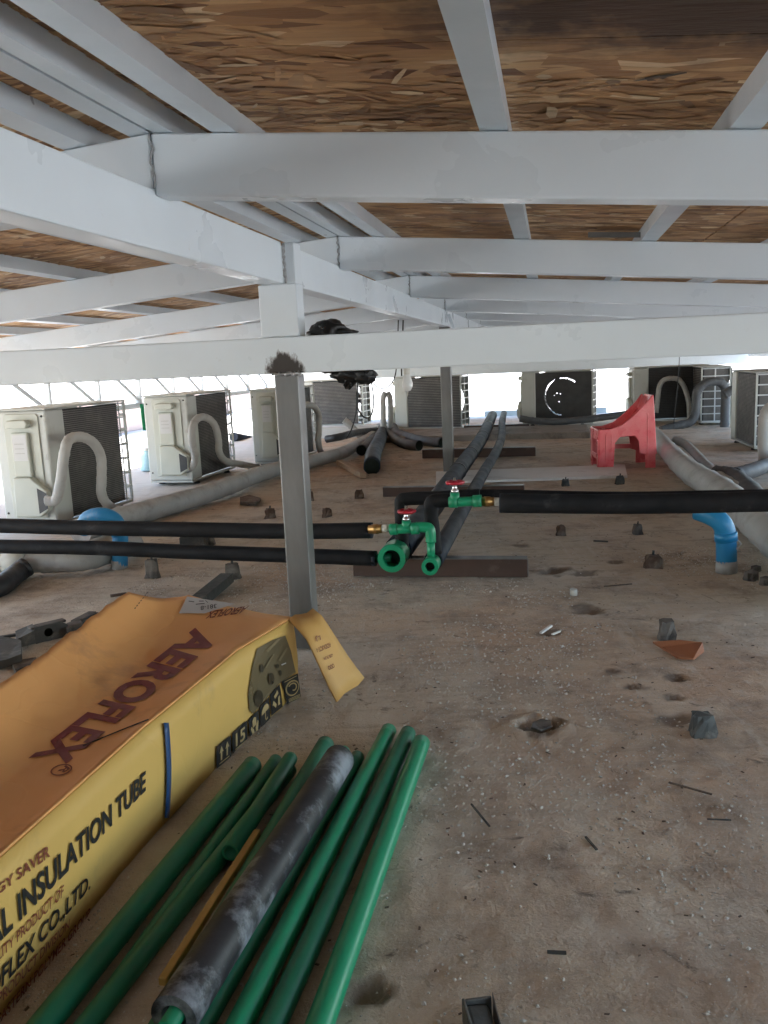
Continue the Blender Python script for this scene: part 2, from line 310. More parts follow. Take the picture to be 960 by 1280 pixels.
# ------------------------------------------------------------------ ground sheet with pits and lumps
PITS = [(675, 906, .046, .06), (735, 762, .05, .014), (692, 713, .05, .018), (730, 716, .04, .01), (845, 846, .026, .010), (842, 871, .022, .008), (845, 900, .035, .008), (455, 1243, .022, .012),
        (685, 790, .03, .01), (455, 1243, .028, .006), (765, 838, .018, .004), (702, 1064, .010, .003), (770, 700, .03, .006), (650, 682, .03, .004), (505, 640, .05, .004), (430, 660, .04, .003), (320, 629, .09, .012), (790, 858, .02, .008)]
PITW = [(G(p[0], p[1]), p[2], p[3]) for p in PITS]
def dens(segs):
    out = []
    for a, b_, n in segs: out += list(np.linspace(a, b_, n, endpoint=False))
    return np.array(out + [segs[-1][1]])
gxs = dens([(-60, -6, 10), (-6, -1.6, 70), (-1.6, 1.9, 270), (1.9, 5, 60), (5, 60, 10)])
gys = dens([(-40, .4, 12), (.4, .75, 10), (.75, 3.6, 240), (3.6, 8, 150), (8, 13, 50), (13, 90, 10)])
XX, YY = np.meshgrid(gxs, gys)
def relief(x, y):
    if abs(x) > 6 or y > 13 or y < .2: return 0.
    v = Vector((x, y, 0)); z = .010 * (noise.noise(v * 1.3)) + .006 * noise.noise(v * 5.1 + Vector((3, 1, 0))) + .0035 * noise.noise(v * 17) + .002 * noise.noise(v * 41)
    for P, r, d in PITW:
        q = math.hypot(x - P.x, (y - P.y) * 1.15) / r * (1 + .55 * noise.noise(v * 19) + .3 * noise.noise(v * 47))
        if q < 1.7: z += -d * max(0, 1 - q ** 2.2) + (.10 * d * math.exp(-((q - 1.3) / .3) ** 2))
    return z - .004
def pit_tone(x, y):  # darker brown tone in and around each pit
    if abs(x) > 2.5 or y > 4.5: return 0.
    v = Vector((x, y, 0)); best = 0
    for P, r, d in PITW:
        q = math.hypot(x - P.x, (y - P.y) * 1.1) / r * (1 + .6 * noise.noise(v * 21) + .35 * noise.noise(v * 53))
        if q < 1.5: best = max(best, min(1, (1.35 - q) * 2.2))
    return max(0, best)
ZZ = np.array([[relief(x, y) for x in gxs] for y in gys]); nx, ny = len(gxs), len(gys)
vs = np.stack([XX, YY, ZZ], -1).reshape(-1, 3)
ii = (np.arange(ny - 1)[:, None] * nx + np.arange(nx - 1)[None]).reshape(-1); fs = np.stack([ii, ii + 1, ii + nx + 1, ii + nx], -1)
def npmesh(name, v, f, mat, smooth=True):
    me = bpy.data.meshes.new(name); k = f.shape[1]
    me.vertices.add(len(v)); me.vertices.foreach_set('co', v.astype(np.float32).ravel()); me.loops.add(f.size); me.loops.foreach_set('vertex_index', f.astype(np.int32).ravel())
    me.polygons.add(len(f)); me.polygons.foreach_set('loop_start', np.arange(0, f.size, k, dtype=np.int32)); me.polygons.foreach_set('loop_total', np.full(len(f), k, np.int32))
    me.polygons.foreach_set('use_smooth', np.full(len(f), smooth)); me.update(calc_edges=True); me.validate(); me.materials.append(mat)
    o = bpy.data.objects.new(name, me); COL.objects.link(o); return o
gr = npmesh('ground', vs, fs, M['ground']); sa_ = gr.data.attributes.new('pit_tone', 'FLOAT', 'POINT'); sa_.data.foreach_set('value', np.array([pit_tone(x, y) for y in gys for x in gxs], np.float32)); gr['kind'] = 'structure'; gr['label'] = 'dirty brown rooftop slab strewn with cement dust'
# gravel grains
def grains(n, xr, yr, smin, smax, name, label, thr):
    V = []; Fc = []; oc = np.array([(1, 0, 0), (0, 1, 0), (-1, 0, 0), (0, -1, 0), (0, 0, 1), (0, 0, -1)], float)
    of = np.array([(0, 1, 4), (1, 2, 4), (2, 3, 4), (3, 0, 4), (1, 0, 5), (2, 1, 5), (3, 2, 5), (0, 3, 5)]); c = 0; k = 0
    while c < n and k < n * 8:
        k += 1; x, y = random.uniform(*xr), random.uniform(*yr)
        if noise.noise(Vector((x * 1.7, y * 1.7, 5))) + .6 * noise.noise(Vector((x * 6, y * 6, 9))) < thr + random.uniform(-.25, .25): continue
        s_ = smin + (smax - smin) * random.random() ** 3; R = Matrix.Rotation(random.uniform(0, 6.3), 3, 'Z') @ Matrix.Rotation(random.uniform(-.6, .6), 3, 'X')
        q = (oc * np.array([s_ * random.uniform(.7, 1.4), s_ * random.uniform(.6, 1.1), s_ * random.uniform(.45, .8)])) @ np.array(R).T
        V.append(q + np.array([x, y, relief(x, y) + s_ * .3])); Fc.append(of + 6 * c); c += 1
    o = npmesh(name, np.concatenate(V), np.concatenate(Fc), M['pebble'], False); tag(o, label, 'gravel', kind='stuff'); return o
grains(17000, (-1.0, 1.7), (.85, 3.4), .0011, .0042, 'gravel', 'fine pale grit scattered over the dirty slab', .16)
M['chip'] = mk('dark_chip', (.09, .065, .05), (.16, .12, .09), 40, .9)
def chips(n):
    V = []; Fc = []
    for c in range(n):
        x, y = random.uniform(-1.1, 1.7), random.uniform(.85, 4.2); L = random.uniform(.0009, .0042) * (2 if random.random() < .05 else 1); w_ = L * random.uniform(.2, .6); a = random.uniform(0, 6.3); h_ = random.uniform(.0005, .0014); z = relief(x, y)
        ca, sa = math.cos(a), math.sin(a); V += [(x + u * ca - v * sa, y + u * sa + v * ca, z + q) for q in (0, h_) for u, v in ((-L, -w_), (L * .8, -w_ * .7), (L, w_), (-L * .7, w_ * .9))]
        b = 8 * c; Fc += [(b + 4, b + 5, b + 6, b + 7), (b, b + 1, b + 5, b + 4), (b + 1, b + 2, b + 6, b + 5), (b + 2, b + 3, b + 7, b + 6), (b + 3, b, b + 4, b + 7)]
    o = npmesh('grit', np.array(V), np.array(Fc), M['chip'], False); tag(o, 'dark crumbs and chips of dirt scattered over the slab', 'dirt', kind='stuff')
chips(1300)
# ------------------------------------------------------------------ steel roof frame
ZGB, ZGT, ZRB, ZRT, S = 1.0137, 1.1201, 1.1087, 1.215, .0841
RT = [.18, 1.634, 3.0035, 4.475, 5.93, 7.4, 8.87, 10.3]
AL, AR, TB0, TB1 = -3.25, 3.15, -1.9, 11.6
slope = lambda a: -S * abs(a)
fr = thing('roof_frame', 'white painted steel roof frame of ridge girder, sloping rafters and tie beam', 'roof frame', W(0, 2.4, 0), -TH)
MB().wbox(-.06, 0, TB0, 2.372, ZGB, ZGT).build('ridge_girder', M['white'], fr, bevel=.004)
MB().wbox(-.06, 0, 2.442, TB1, ZGB, ZGT).build('ridge_girder', M['white'], fr, bevel=.004)
for t in RT:
    MB().wbox(0.001, AR, t, t + .055, ZRB, ZRT, slope).build('rafter', M['white'], fr, bevel=.004)
    MB().wbox(AL, -.001, t, t + .055, ZRB, ZRT, slope).build('rafter', M['white'], fr, bevel=.004)
    w = MB(); w.tube([W(random.uniform(-.004, .004), t - .001, z) for z in np.linspace(ZRB + .012, ZRT, 14)], [random.uniform(.0012, .0032) for _ in range(14)], 6); w.build('weld_seam', M['weld'], fr)
PA = [-.88 - .43 * 4, -.88 - .43 * 3, -.88 - .43 * 2, -.88 - .43, -.88, -.53, -.15, -.021, .024, .139, .604, 1.0, 1.42, 1.84, 2.26, 2.68, 3.08]
PA = [-3.15, -2.6, -2.2, -1.8, -1.4, -.98, -.58, -.147, -.021, .024, .139, .604, .994, 1.41, 1.83, 2.25, 2.67, 3.08]
PH = .038
for a in PA:
    w_ = .019 if abs(a) < .05 else .0235
    p = MB(); z0 = ZRT + .001
    # C section: web below, two lips
    p.wbox(a - w_, a + w_, TB0, TB1, z0, z0 + .004, slope); p.wbox(a - w_, a - w_ + .004, TB0, TB1, z0 + .0041, z0 + PH, slope); p.wbox(a + w_ - .004, a + w_, TB0, TB1, z0 + .0041, z0 + PH, slope)
    p.build('purlin', M['galv_purlin'], fr)
mw = M['white'].copy(); mw.name = 'white_paint_with_scorch'; N = NT(mw.node_tree); b = mw.node_tree.nodes['Principled BSDF']; base = b.inputs['Base Color'].links[0].from_socket
v0 = N.node('ShaderNodeVectorMath', operation='SUBTRACT'); N.link(N.tc.outputs['Object'], v0.inputs[0]); v0.inputs[1].default_value = (-.012, 0, .772)
v1 = N.node('ShaderNodeVectorMath', operation='MULTIPLY'); N.link(v0.outputs[0], v1.inputs[0]); v1.inputs[1].default_value = (16, 0, 15); ln = N.node('ShaderNodeVectorMath', operation='LENGTH'); N.link(v1.outputs[0], ln.inputs[0])
dd = N.math('ADD', ln.outputs['Value'], N.math('MULTIPLY', N.math('SUBTRACT', N.noise(1., 5, .7, N.mapping((30, 1, 15))), .5), 1.3))
c1 = N.mix(N.ramp(dd, [(.6, .8), (1.6, 0)]), base, (.20, .115, .05)); c2 = N.mix(N.ramp(dd, [(.75, .98), (1.25, 0)]), c1, (.03, .022, .018)); N.link(c2, b.inputs['Base Color'])
tie = MB().wbox(-2.7, 3.1, 2.374, 2.43, .7782, .8754).build('tie_beam', mw, fr, bevel=.004)
MB().tube([W(x, 2.371 + random.uniform(-.002, .002), .777 + random.uniform(-.003, .004)) for x in np.linspace(-.05, .035, 20)], [random.uniform(.003, .0065) for _ in range(20)], 7).build('weld_seam', M['weld'], fr)
# posts
p1 = thing('steel_post', 'front galvanised box post with white stub and burnt weld under the tie beam', 'post', W(-.011, 2.405, 0), -TH, 'posts under the ridge girder')
MB().wbox(-.045, .023, 2.376, 2.436, 0, .776).build('shaft', M['galv'], p1, bevel=.004, seg=3)
MB().wbox(-.073, .033, 2.375, 2.44, .8765, ZGB - .001).wbox(.001, .033, 2.3745, 2.4395, ZGB - .0009, ZGT - .002).build('stub', M['white'], p1, bevel=.003)
w = MB(); w.tube([W(.003 + random.uniform(0, .004), 2.373, z) for z in np.linspace(ZGB, ZGT - .005, 16)], [random.uniform(.0025, .005) for _ in range(16)], 6); w.build('weld_seam', M['weld'], p1)
p2 = thing('steel_post', 'rear grey steel post standing left of the twin black pipes', 'post', W(-.03, 6.08, 0), -TH, 'posts under the ridge girder')
MB().wbox(-.06, .012, 6.05, 6.115, 0, ZGB - .002).build('shaft', M['galv'], p2, bevel=.004, seg=3)
w = MB(); w.bar(W(.05, 6.04, ZGB - .04), W(.012, 6.04, ZGB + .08), .03, .02); w.build('bracket', M['white'], p2, bevel=.002)
# patch strip tucked on the boards
q0, q1 = FT(735, 293, 3.03), FT(815, 294, 3.03)
# OSB ceiling: boards and their strands
ce = thing('ceiling', 'brown oriented strand board ceiling laid over the purlins', 'ceiling', W(0, 2.4, ZRT), -TH)
ZB = ZRT + PH + .0015
tt = [TB0, 1.34, 3.78, 6.22, 8.66, TB1]
for i in range(len(tt) - 1):
    for a0, a1 in ((AL - .1, -1.402), (-1.398, -.001), (.001, 1.2), (1.204, 2.4), (2.404, AR + .1)):
        MB().wbox(a0 + .001, a1 - .001, tt[i] + .0015, tt[i + 1] - .0015, ZB, ZB + .013, slope).build('strand_board', M['osb'], ce)
rc = MB(); rc.wbox(AL - .15, 0, TB0 - .05, TB1 + .05, ZB + .016, ZB + .03, slope).wbox(.0005, AR + .15, TB0 - .05, TB1 + .05, ZB + .016, ZB + .03, slope); rc.build('roof_light_seal', M['black'], ce)  # unseen layer added to stop sun leaking through the board gaps
nfl = 7500
fa = RNG.uniform(-1.4, 1.8, nfl); ft = np.where(RNG.random(nfl) < .55, RNG.uniform(.5, 2.0, nfl), RNG.uniform(2.0, 5.0, nfl)); V = []; C_ = []; Fq = []
for i in range(nfl):
    a, t = fa[i], ft[i]; L = RNG.uniform(.02, .085); wd = RNG.uniform(.006, .026); an = RNG.normal(0, .4) if RNG.random() < .7 else RNG.uniform(-1.5, 1.5)
    if math.hypot((a - 1.0) / .62, (t - 1.2) / .26) < 1.15: continue
    ca, sa = math.cos(an), math.sin(an); zo = RNG.uniform(.0006, .0026); tl = RNG.normal(0, .007)
    pts = [(-L / 2, -wd * RNG.uniform(.1, .5)), (L * RNG.uniform(-.2, .1), -wd * .5), (L / 2, -wd * RNG.uniform(.0, .5)), (L / 2 * RNG.uniform(.8, 1.1), wd * RNG.uniform(.1, .5)), (L * RNG.uniform(-.1, .2), wd * .5), (-L / 2 * RNG.uniform(.8, 1.1), wd * RNG.uniform(.1, .5))]
    for x, y in pts:
        aa, t_ = a + x * ca - y * sa, t + x * sa + y * ca; V.append(W(aa, t_, ZB - S * abs(aa) - zo + tl * x))
    f0 = RNG.random(); br = .8 + .35 * RNG.random() + .22 * noise.noise(Vector((a * 2.3, t * 5, 1))); c = np.array((.64, .38, .18)) * (1 - f0) + np.array((.42, .215, .088)) * f0
    if RNG.random() < .15: c = np.array((.80, .60, .36))
    if RNG.random() < .03: c = np.array((.27, .145, .065))
    v = Vector((a, t, 0)); stn = noise.noise(v * 1.2 + Vector((7, 2, 0))) + .5 * noise.noise(v * 4.1)      # old water stains in the boards
    d1 = math.hypot((a - 1.0) / .55, (t - 1.2) / .2)
    if d1 < 1.25 + .5 * noise.noise(v * 5): br *= .09
    C_ += [np.clip(c * br, 0, 1)] * 6; k6 = len(V) - 6; Fq.append((k6, k6 + 1, k6 + 2, k6 + 3, k6 + 4, k6 + 5))
V = np.array([tuple(v) for v in V]); Mi = np.array(rootmat(ce).inverted()); V = V @ Mi[:3, :3].T + Mi[:3, 3]
so_ = npmesh('strand', V, np.array(Fq), M['strand'], False); so_.parent = ce; so_['kind'] = 'stuff'
ca_ = so_.data.color_attributes.new('tint', 'FLOAT_COLOR', 'POINT'); ca_.data.foreach_set('color', np.concatenate([np.array(C_), np.ones((len(C_), 1))], 1).astype(np.float32).ravel())
MB().hexa([FT(735, 297, 3.02), FT(815, 297, 3.02), FT(815, 297, 3.06), FT(735, 297, 3.06), FT(735, 290, 3.02), FT(815, 290, 3.02), FT(815, 290, 3.06), FT(735, 290, 3.06)]).build('patch_plate', M['galv'], ce)
# eave trusses, fascia
def truss(name, label, a, t0, t1, step, z0, z1):
    tr = thing(name, label, 'truss', W(a, (t0 + t1) / 2, z0), -TH)
    MB().bar(W(a, t0, z1), W(a, t1, z1), .04, .04).build('chord', M['white'], tr); MB().bar(W(a, t0, z0), W(a, t1, z0), .04, .04).build('chord', M['white'], tr)
    t = t0
    while t < t1 - .05:
        MB().bar(W(a, t, z0 + .02), W(a, t, z1 - .02), .03, .04).build('upright', M['white'], tr)
        MB().bar(W(a, t + .02, z1 - .03), W(a, t + step - .02, z0 + .03), .03, .03).build('diagonal', M['white'], tr); t += step
    return tr
truss('eave_truss', 'white lattice truss along the left eave behind the condensers', -2.62, 3.42, 9.9, .648, .53, .92)
fa_ = MB().wbox(-2.7, 3.1, 11.5, 11.56, .575, 1.05).build('fascia', M['white'], loc=W(0, 11.5, .575), bevel=.004)
tag(fa_, 'long white fascia beam along the far eave above the condensers', 'fascia')
fb = MB().wbox(3.06, 3.12, 3.0, 11.4, .66, 1.02).build('fascia', M['white'], loc=W(3.06, 7, .66), bevel=.004)
tag(fb, 'white fascia beam along the right eave', 'fascia')
# low walls outside, and the added shade wall
def wall(a0, a1, t0, t1, h_, mat, label, name='parapet_wall', z0=0.):
    o = MB().wbox(a0, a1, t0, t1, z0, h_).build(name, mat, loc=W((a0 + a1) / 2, (t0 + t1) / 2, z0), bevel=.006); tag(o, label, 'wall'); return o
wall(-5.2, -5.0, 2, 16, .42, M['pink'], 'low pink parapet wall outside the left eave')
wall(-2.8, 3.2, -1.9, -1.78, 1.05, M['shadewall'], 'unseen grey rendered wall added behind the viewer to darken the foreground', 'shade_wall')  # out-of-view wall, added to keep light off the foreground slab
wall(-4, -.25, 12.3, 12.45, .16, M['pale'], 'low pale parapet wall behind the far left condensers')
for a0, a1, lb in ((-.2, .47, 'left pale blue sheet panel leaning outside the far opening'), (.62, 1.4, 'right pale blue sheet panel behind the middle condenser')):
    o = MB().wbox(a0, a1, 11.75, 11.78, .0, .075).build('sheet_panel', M['sheet'], loc=W(a0, 11.76, 0)); tag(o, lb, 'sheet')
# ------------------------------------------------------------------ kerb, board, channels
def slab(a0, a1, t0, t1, z0, z1, mat, name, label, cat, bev=.004):
    o = MB().wbox(a0, a1, t0, t1, z0, z1).build(name, mat, loc=W((a0 + a1) / 2, (t0 + t1) / 2, z0), bevel=bev); tag(o, label, cat); return o
slab(-1.05, 1.05, 8.45, 9.35, -.02, .055, M['conc'], 'kerb', 'long brown concrete ledge in front of the far condensers', 'ledge', .012)
slab(-2.6, -1.1, 9.2, 9.5, -.02, .10, M['pale'], 'ledge', 'white rendered ledge under the far left condenser', 'ledge', .008)
bd = MB(); bd.hexa([G(545, 603), G(640, 602), G(784, 595), G(545, 603) * .4 + G(784, 595) * .6] * 2) if 0 else None
P = [G(545, 603, .012), G(784, 595, .012), G(781, 581, .012), G(545, 590, .012)]
bd = MB().hexa([(p.x, p.y, .0) for p in P] + [(p.x, p.y, .016) for p in P]); o = bd.build('board', M['board'], loc=(P[0] + P[1]) / 2); tag(o, 'long dusty grey board lying flat in front of the red chair', 'board')
def channel(a0, a1, t, h_, label, d=.045):
    r = thing('steel_channel', label, 'channel', W((a0 + a1) / 2, t, 0), -TH, 'channels under the twin black pipes')
    b_ = MB(); b_.wbox(a0, a1, t, t + .004, .002, h_ - .004); b_.wbox(a0, a1, t + .0041, t + d, .002, .006); b_.build('web', M['brown'], r)
    MB().wbox(a0, a1, t - .001, t + d, h_ - .0039, h_).build('top_flange', M['galv'], r)
    MB().wbox(a1 + .0003, a1 + .003, t + .001, t + .03, .004, h_ - .006).build('end_plate', M['galv'], r)
channel(-.05, .60, 3.19, .072, 'nearest brown steel channel carrying the green pipe ends')
channel(-.30, .53, 5.06, .06, 'second brown steel channel, in front of the grey board')
channel(-.35, .56, 7.0, .075, 'third brown steel channel, beside the rear post')
channel(-.25, .45, 9.42, .07, 'farthest brown steel channel, by the bright opening')
# ------------------------------------------------------------------ twin insulated pipes with the green manifold
Z1 = .123; Z2 = .115
pz = thing('pipe', 'thick dusty black insulated pipe ending in an open green socket', 'pipe', W(.14, 2.98, 0), -TH, 'twin pipes along the slab')
big_pts = spline([W(.142, 3.10, Z1), W(.142, 4.2, Z1), W(.135, 5.2, Z1 + .005), W(.13, 6.2, Z1 + .008), W(.12, 7.2, Z1 + .012), W(.09, 8.4, Z1 + .03), W(.05, 9.6, Z1 + .04)], 8)
MB().tube(big_pts, .051, 20, jit=.006).build('insulation', M['foamdust'], pz)
E_ = lambda t0, t1, a, z: [W(a, t0, z), W(a, t1, z)]
MB().pipe([W(.142, t, Z1) for t in (2.97, 2.99, 3.06)], .049, .031, 28).build('socket', M['green'], pz)
MB().tube([W(.142, t, Z1) for t in (3.06, 3.10)], .045, 24).build('collar', M['greend'], pz); MB().tube([W(.142, 3.03, Z1), W(.142, 3.031, Z1)], .0305, 20).build('bore_shade', M['hole'], pz)
for t, rr in ((5.25, .053), (6.05, .053), (8.2, .054), (7.3, .053)):
    k = min(range(len(big_pts)), key=lambda i: abs(AT(big_pts[i])[1] - t)); p = big_pts[k]; d = (big_pts[k + 1] - p).normalized()
    MB().tube([p - d * .012, p + d * .012], rr, 20).build('tape_band', M['black'] if t != 8.2 else M['tapel'], pz)
ps = thing('pipe', 'thinner dusty black insulated pipe on the right with small green end', 'pipe', W(.29, 2.9, 0), -TH, 'twin pipes along the slab')
sm_pts = spline([W(.288, 2.97, Z2), W(.288, 4.2, Z2), W(.285, 5.4, Z2 - .005), W(.29, 6.4, Z2 - .003), W(.27, 7.5, Z2 + .01), W(.21, 8.6, Z2 + .04), W(.165, 9.8, Z2 + .055)], 8)
MB().tube(sm_pts, .033, 18, jit=.006).build('insulation', M['foamdust'], ps)
MB().pipe([W(.288, t, Z2) for t in (2.885, 2.90, 2.955)], .0285, .0165, 24).build('socket', M['green'], ps); MB().tube([W(.288, 2.915, Z2), W(.288, 2.916, Z2)], .0163, 18).build('bore_shade', M['hole'], ps)
for t in (6.9, 8.7):
    k = min(range(len(sm_pts)), key=lambda i: abs(AT(sm_pts[i])[1] - t)); p = sm_pts[k]; d = (sm_pts[k + 1] - p).normalized()
    MB().tube([p - d * .012, p + d * .012], .035, 18).build('tape_band', M['black'], ps)
def lin(a, b, n=2): a, b = Vector(a), Vector(b); return [a.lerp(b, i / (n - 1)) for i in range(n)]
TM = 2.96
def F_(px, py, t=TM): return FT(px, py, t)
# riser from thick pipe, riser from thin pipe (black foam, elbowed)
rs = thing('riser', 'left black insulated riser bending off the thick pipe', 'pipe', F_(505, 690, 3.06), -TH, 'insulated risers at the green valves')
a_, b_, c_ = F_(503, 690, 3.08), F_(501, 624, 3.08), F_(600, 619, 3.08)
MB().tube(spline([a_, a_.lerp(b_, .5), b_.lerp(a_, .12), b_.lerp(a_, .03) .lerp(b_.lerp(c_, .03), .5), b_.lerp(c_, .10), b_.lerp(c_, .5), c_], 6), .0235, 16).build('insulation', M['foam'], rs)
rs = thing('riser', 'right black insulated riser bending up from the thin pipe to the upper valve', 'pipe', F_(538, 700), -TH, 'insulated risers at the green valves')
a_, b_, c_ = F_(544, 692, 2.98), F_(537, 626, 2.98), F_(563, 625, 2.98)
MB().tube(spline([a_, a_.lerp(b_, .5), b_.lerp(a_, .25), b_.lerp(a_, .06).lerp(b_.lerp(c_, .2), .5), b_.lerp(c_, .6), c_], 6), .0245, 16).build('insulation', M['foam'], rs)
def valve(px0, px1, py, hx, hy, t, label, turn=None):
    A, B = F_(px0, py + .044 * (px1 - px0) * .5, t), F_(px1, py - .044 * (px1 - px0) * .5, t); root = thing('valve', label, 'valve', A, -TH, 'green valves with red handwheels')
    d = (B - A).normalized(); L = (B - A).length
    body = MB(); body.tube(lin(A, B), .0165, 16); body.tube(lin(A + d * L * .02, A + d * L * .26), .0195, 16); body.tube(lin(A + d * L * .74, B), .0205, 16)
    hp = F_(hx, py, t); top = F_(hx, hy, t); body.tube(lin(hp, hp.lerp(top, .45)), .0155, 14); body.build('body', M['green'], root)
    MB().lathe([(.013, 0), (.013, .008), (.008, .012), (.008, .026), (.011, .03), (.004, .036), (.004, .05)], 14, TR(hp.lerp(top, .45)) ).build('stem', M['chrome'], root)
    hw = MB(); hz = top.z - .003; n_ = 7
    hw.tube([Vector((top.x + (.026 + .002 * math.cos(3.5 * 2 * math.pi * k / 28 * 2)) * math.cos(2 * math.pi * k / 28), top.y + .026 * math.sin(2 * math.pi * k / 28), hz)) for k in range(28)], .006, 8, closed=True)
    for k in range(4): an = k * math.pi / 2 + .4; hw.bar((top.x, top.y, hz), (top.x + .024 * math.cos(an), top.y + .024 * math.sin(an), hz), .008, .006)
    hw.tube([(top.x, top.y, hz - .006), (top.x, top.y, hz + .007)], .008, 10); hw.build('handwheel', M['redh'], root); return root
valve(487, 524, 661, 508, 638, 2.93, 'lower green valve with red handwheel, joined to the upper left hose')
valve(561, 602, 627, 568.5, 602, 2.95, 'upper green valve with red handwheel, joined to the right hose')
el = thing('elbow', 'green elbow dropping from the lower valve to the thin pipe', 'pipe fitting', F_(538, 700), -TH)
a_, b_, c_ = F_(520, 659, 2.93), F_(538, 659, 2.93), F_(539, 700, 2.93)
MB().tube(spline([a_, a_.lerp(b_, .55), b_.lerp(a_, .12).lerp(b_.lerp(c_, .1), .5), b_.lerp(c_, .3), b_.lerp(c_, .45)], 5), .018, 16).build('bend', M['green'], el)
MB().tube(lin(b_.lerp(c_, .4), c_), .0135, 14).build('drop', M['green'], el)
def union(px0, px1, py0, py1, t, label):
    A, B = F_(px0, py0, t), F_(px1, py1, t); r = thing('union', label, 'pipe fitting', A, -TH, 'brass unions'); d = (B - A).normalized(); L = (B - A).length
    MB().tube(lin(A, A + d * L * .62), .0155, 8).tube(lin(A + d * L * .15, A + d * L * .45), .0175, 8).build('nut', M['brass'], r); MB().tube(lin(A + d * L * .62, B), .014, 14).build('collar', M['capw'], r)
union(461, 488, 662, 660, 2.95, 'brass union between upper left hose and lower green valve'); union(601, 628, 627, 627, 2.96, 'brass union at the end of the right black hose')
def hose(pts, r, label, grp='black insulated hoses', mat='foam', bore_shade=True, name='hose'):
    root = thing(name, label, 'hose', pts[0], -TH, grp); q = spline(pts, 6)
    MB().tube(q, r, 18, jit=.012).build('insulation', M[mat], root); d = (q[1] - q[0]).normalized()
    MB().pipe([q[0] - d * .004, q[0] + d * .01], r * 1.0, r * .5, 18).build('cut_end', M['foamdust'], root); return root
hose([F_(464, 663, 2.97), F_(360, 664, 2.97), F_(240, 662, 2.97), F_(120, 660, 2.97), F_(-60, 656, 2.97), F_(-260, 655, 2.97)], .028, 'upper of the two black hoses running left past the front post')
hose([F_(469, 698, 3.02), F_(400, 695.5, 3.02), F_(240, 690, 3.02), F_(120, 685, 3.02), F_(0, 683, 3.02), F_(-200, 680, 3.02)], .0275, 'lower of the two black hoses running left past the front post')
hose([F_(626, 629, 2.96), F_(740, 630, 2.96), F_(860, 629, 2.94), F_(980, 626, 2.9), F_(1200, 622, 2.9)], .033, 'thick black hose running right across the slab from the upper valve')
hose([F_(560, 619, 3.1), F_(620, 618, 3.1), F_(780, 621, 3.1), F_(960, 618, 3.1)], .018, 'thin black hose hidden behind the thick right hose')
o = MB().tube(lin(F_(469, 698, 3.02), F_(489, 697, 3.02)), .016, 14).build('pipe_stub', M['greend'], loc=F_(480, 698, 3.02)); tag(o, 'green pipe stub between lower left hose and thick pipe', 'pipe')
# ------------------------------------------------------------------ loose green pipes in front
def loose(p0, p1, r, label, mat='green', z=None, hollow=True, ext=.7, grp='loose green pipes'):
    z = r + .002 if z is None else z; A, B = G(*p0, z), G(*p1, z); d = (B - A).normalized(); B = B + d * ext
    o = MB().pipe([A, A.lerp(B, .02), A.lerp(B, .3), A.lerp(B, .6), B], r, r * .72, 22).build('green_pipe', M[mat], loc=A); tag(o, label, 'pipe', grp); return o
loose((486, 913), (300, 1280), .0165, 'first bright green pipe right of the smeared black tube')
loose((510, 916), (342, 1280), .0165, 'bright green pipe between the two other long bright ones', 'greend')
loose((527, 928), (400, 1280), .0175, 'rightmost bright green pipe lying on open slab')
loose((316, 956), (60, 1275), .0185, 'leftmost dark green pipe beside the yellow carton', 'greend')
loose((345, 950), (150, 1225), .013, 'thin dark green pipe second from the carton', 'greend', .012)
loose((363, 948), (288, 1066), .0145, 'short dark green pipe ending beside the yellow strip', 'greend', .034, ext=0)
loose((362, 962), (110, 1280), .0145, 'dark green pipe under the short one', 'greend', .0145)
loose((407, 930), (255, 1195), .018, 'dark green pipe left of the smeared black tube', 'greend', .02, ext=.4)
loose((447, 946), (300, 1200), .014, 'dark green pipe half hidden right of the smeared black tube', 'greend', .016)
A, B = G(424, 949, .05), G(217, 1272, .05)
bt = thing('insulated_tube', 'plaster smeared black foam tube with a green pipe inside', 'tube', A, 0)
MB().pipe(spline([A, A.lerp(B, .33) + Vector((.003, 0, .002)), A.lerp(B, .66), B], 6), .0295, .016, 24).build('foam_sleeve', M['smeared'], bt)
d = (B - A).normalized(); MB().pipe([A - d * .035, A, B + d * .02], .0115, .008, 16).build('inner_pipe', M['green'], bt)
o = MB().bar(G(322, 1040, .03), G(203, 1228, .03), .012, .012).build('strip', M['yellow'], loc=G(300, 1075, .02), bevel=.002); tag(o, 'thin yellow strip lying among the dark green pipes', 'strip')
# ------------------------------------------------------------------ carton
R_ = [G(365, 772, .2), G(297, 812, .2), G(212, 882, .2), G(181, 907, .2), G(0, 1069, .2)]; C0 = [G(236, 744, .214), G(209, 789, .19), G(156, 857, .185), G(115, 893, .185), G(0, 985, .185)]
L_ = [G(160, 740, .262), G(132, 758, .262), G(72, 803, .258), G(48, 821, .256), G(0, 855, .256)]
for lst in (R_, C0, L_): lst.append(lst[-1] + (lst[-1] - lst[-2]).normalized() * .75)
L_[-1].z = .25; C0[-1].z = .19
bx = thing('carton', 'long crushed orange and yellow carton for pipe insulation with open end flap', 'carton', (G(200, 1040).x - .12, 1.3, 0))
def rowpts(i, n=12):
    out = [L_[i].lerp(C0[i], k / n) for k in range(n)] + [C0[i].lerp(R_[i], k / n) for k in range(n + 1)]; return out
rows = []; ns = [6, 9, 5, 12, 14]
for i in range(5):
    for k in range(ns[i]):
        f = k / ns[i]; rows.append([p.lerp(q, f) for p, q in zip(rowpts(i), rowpts(i + 1))])
rows.append(rowpts(5))
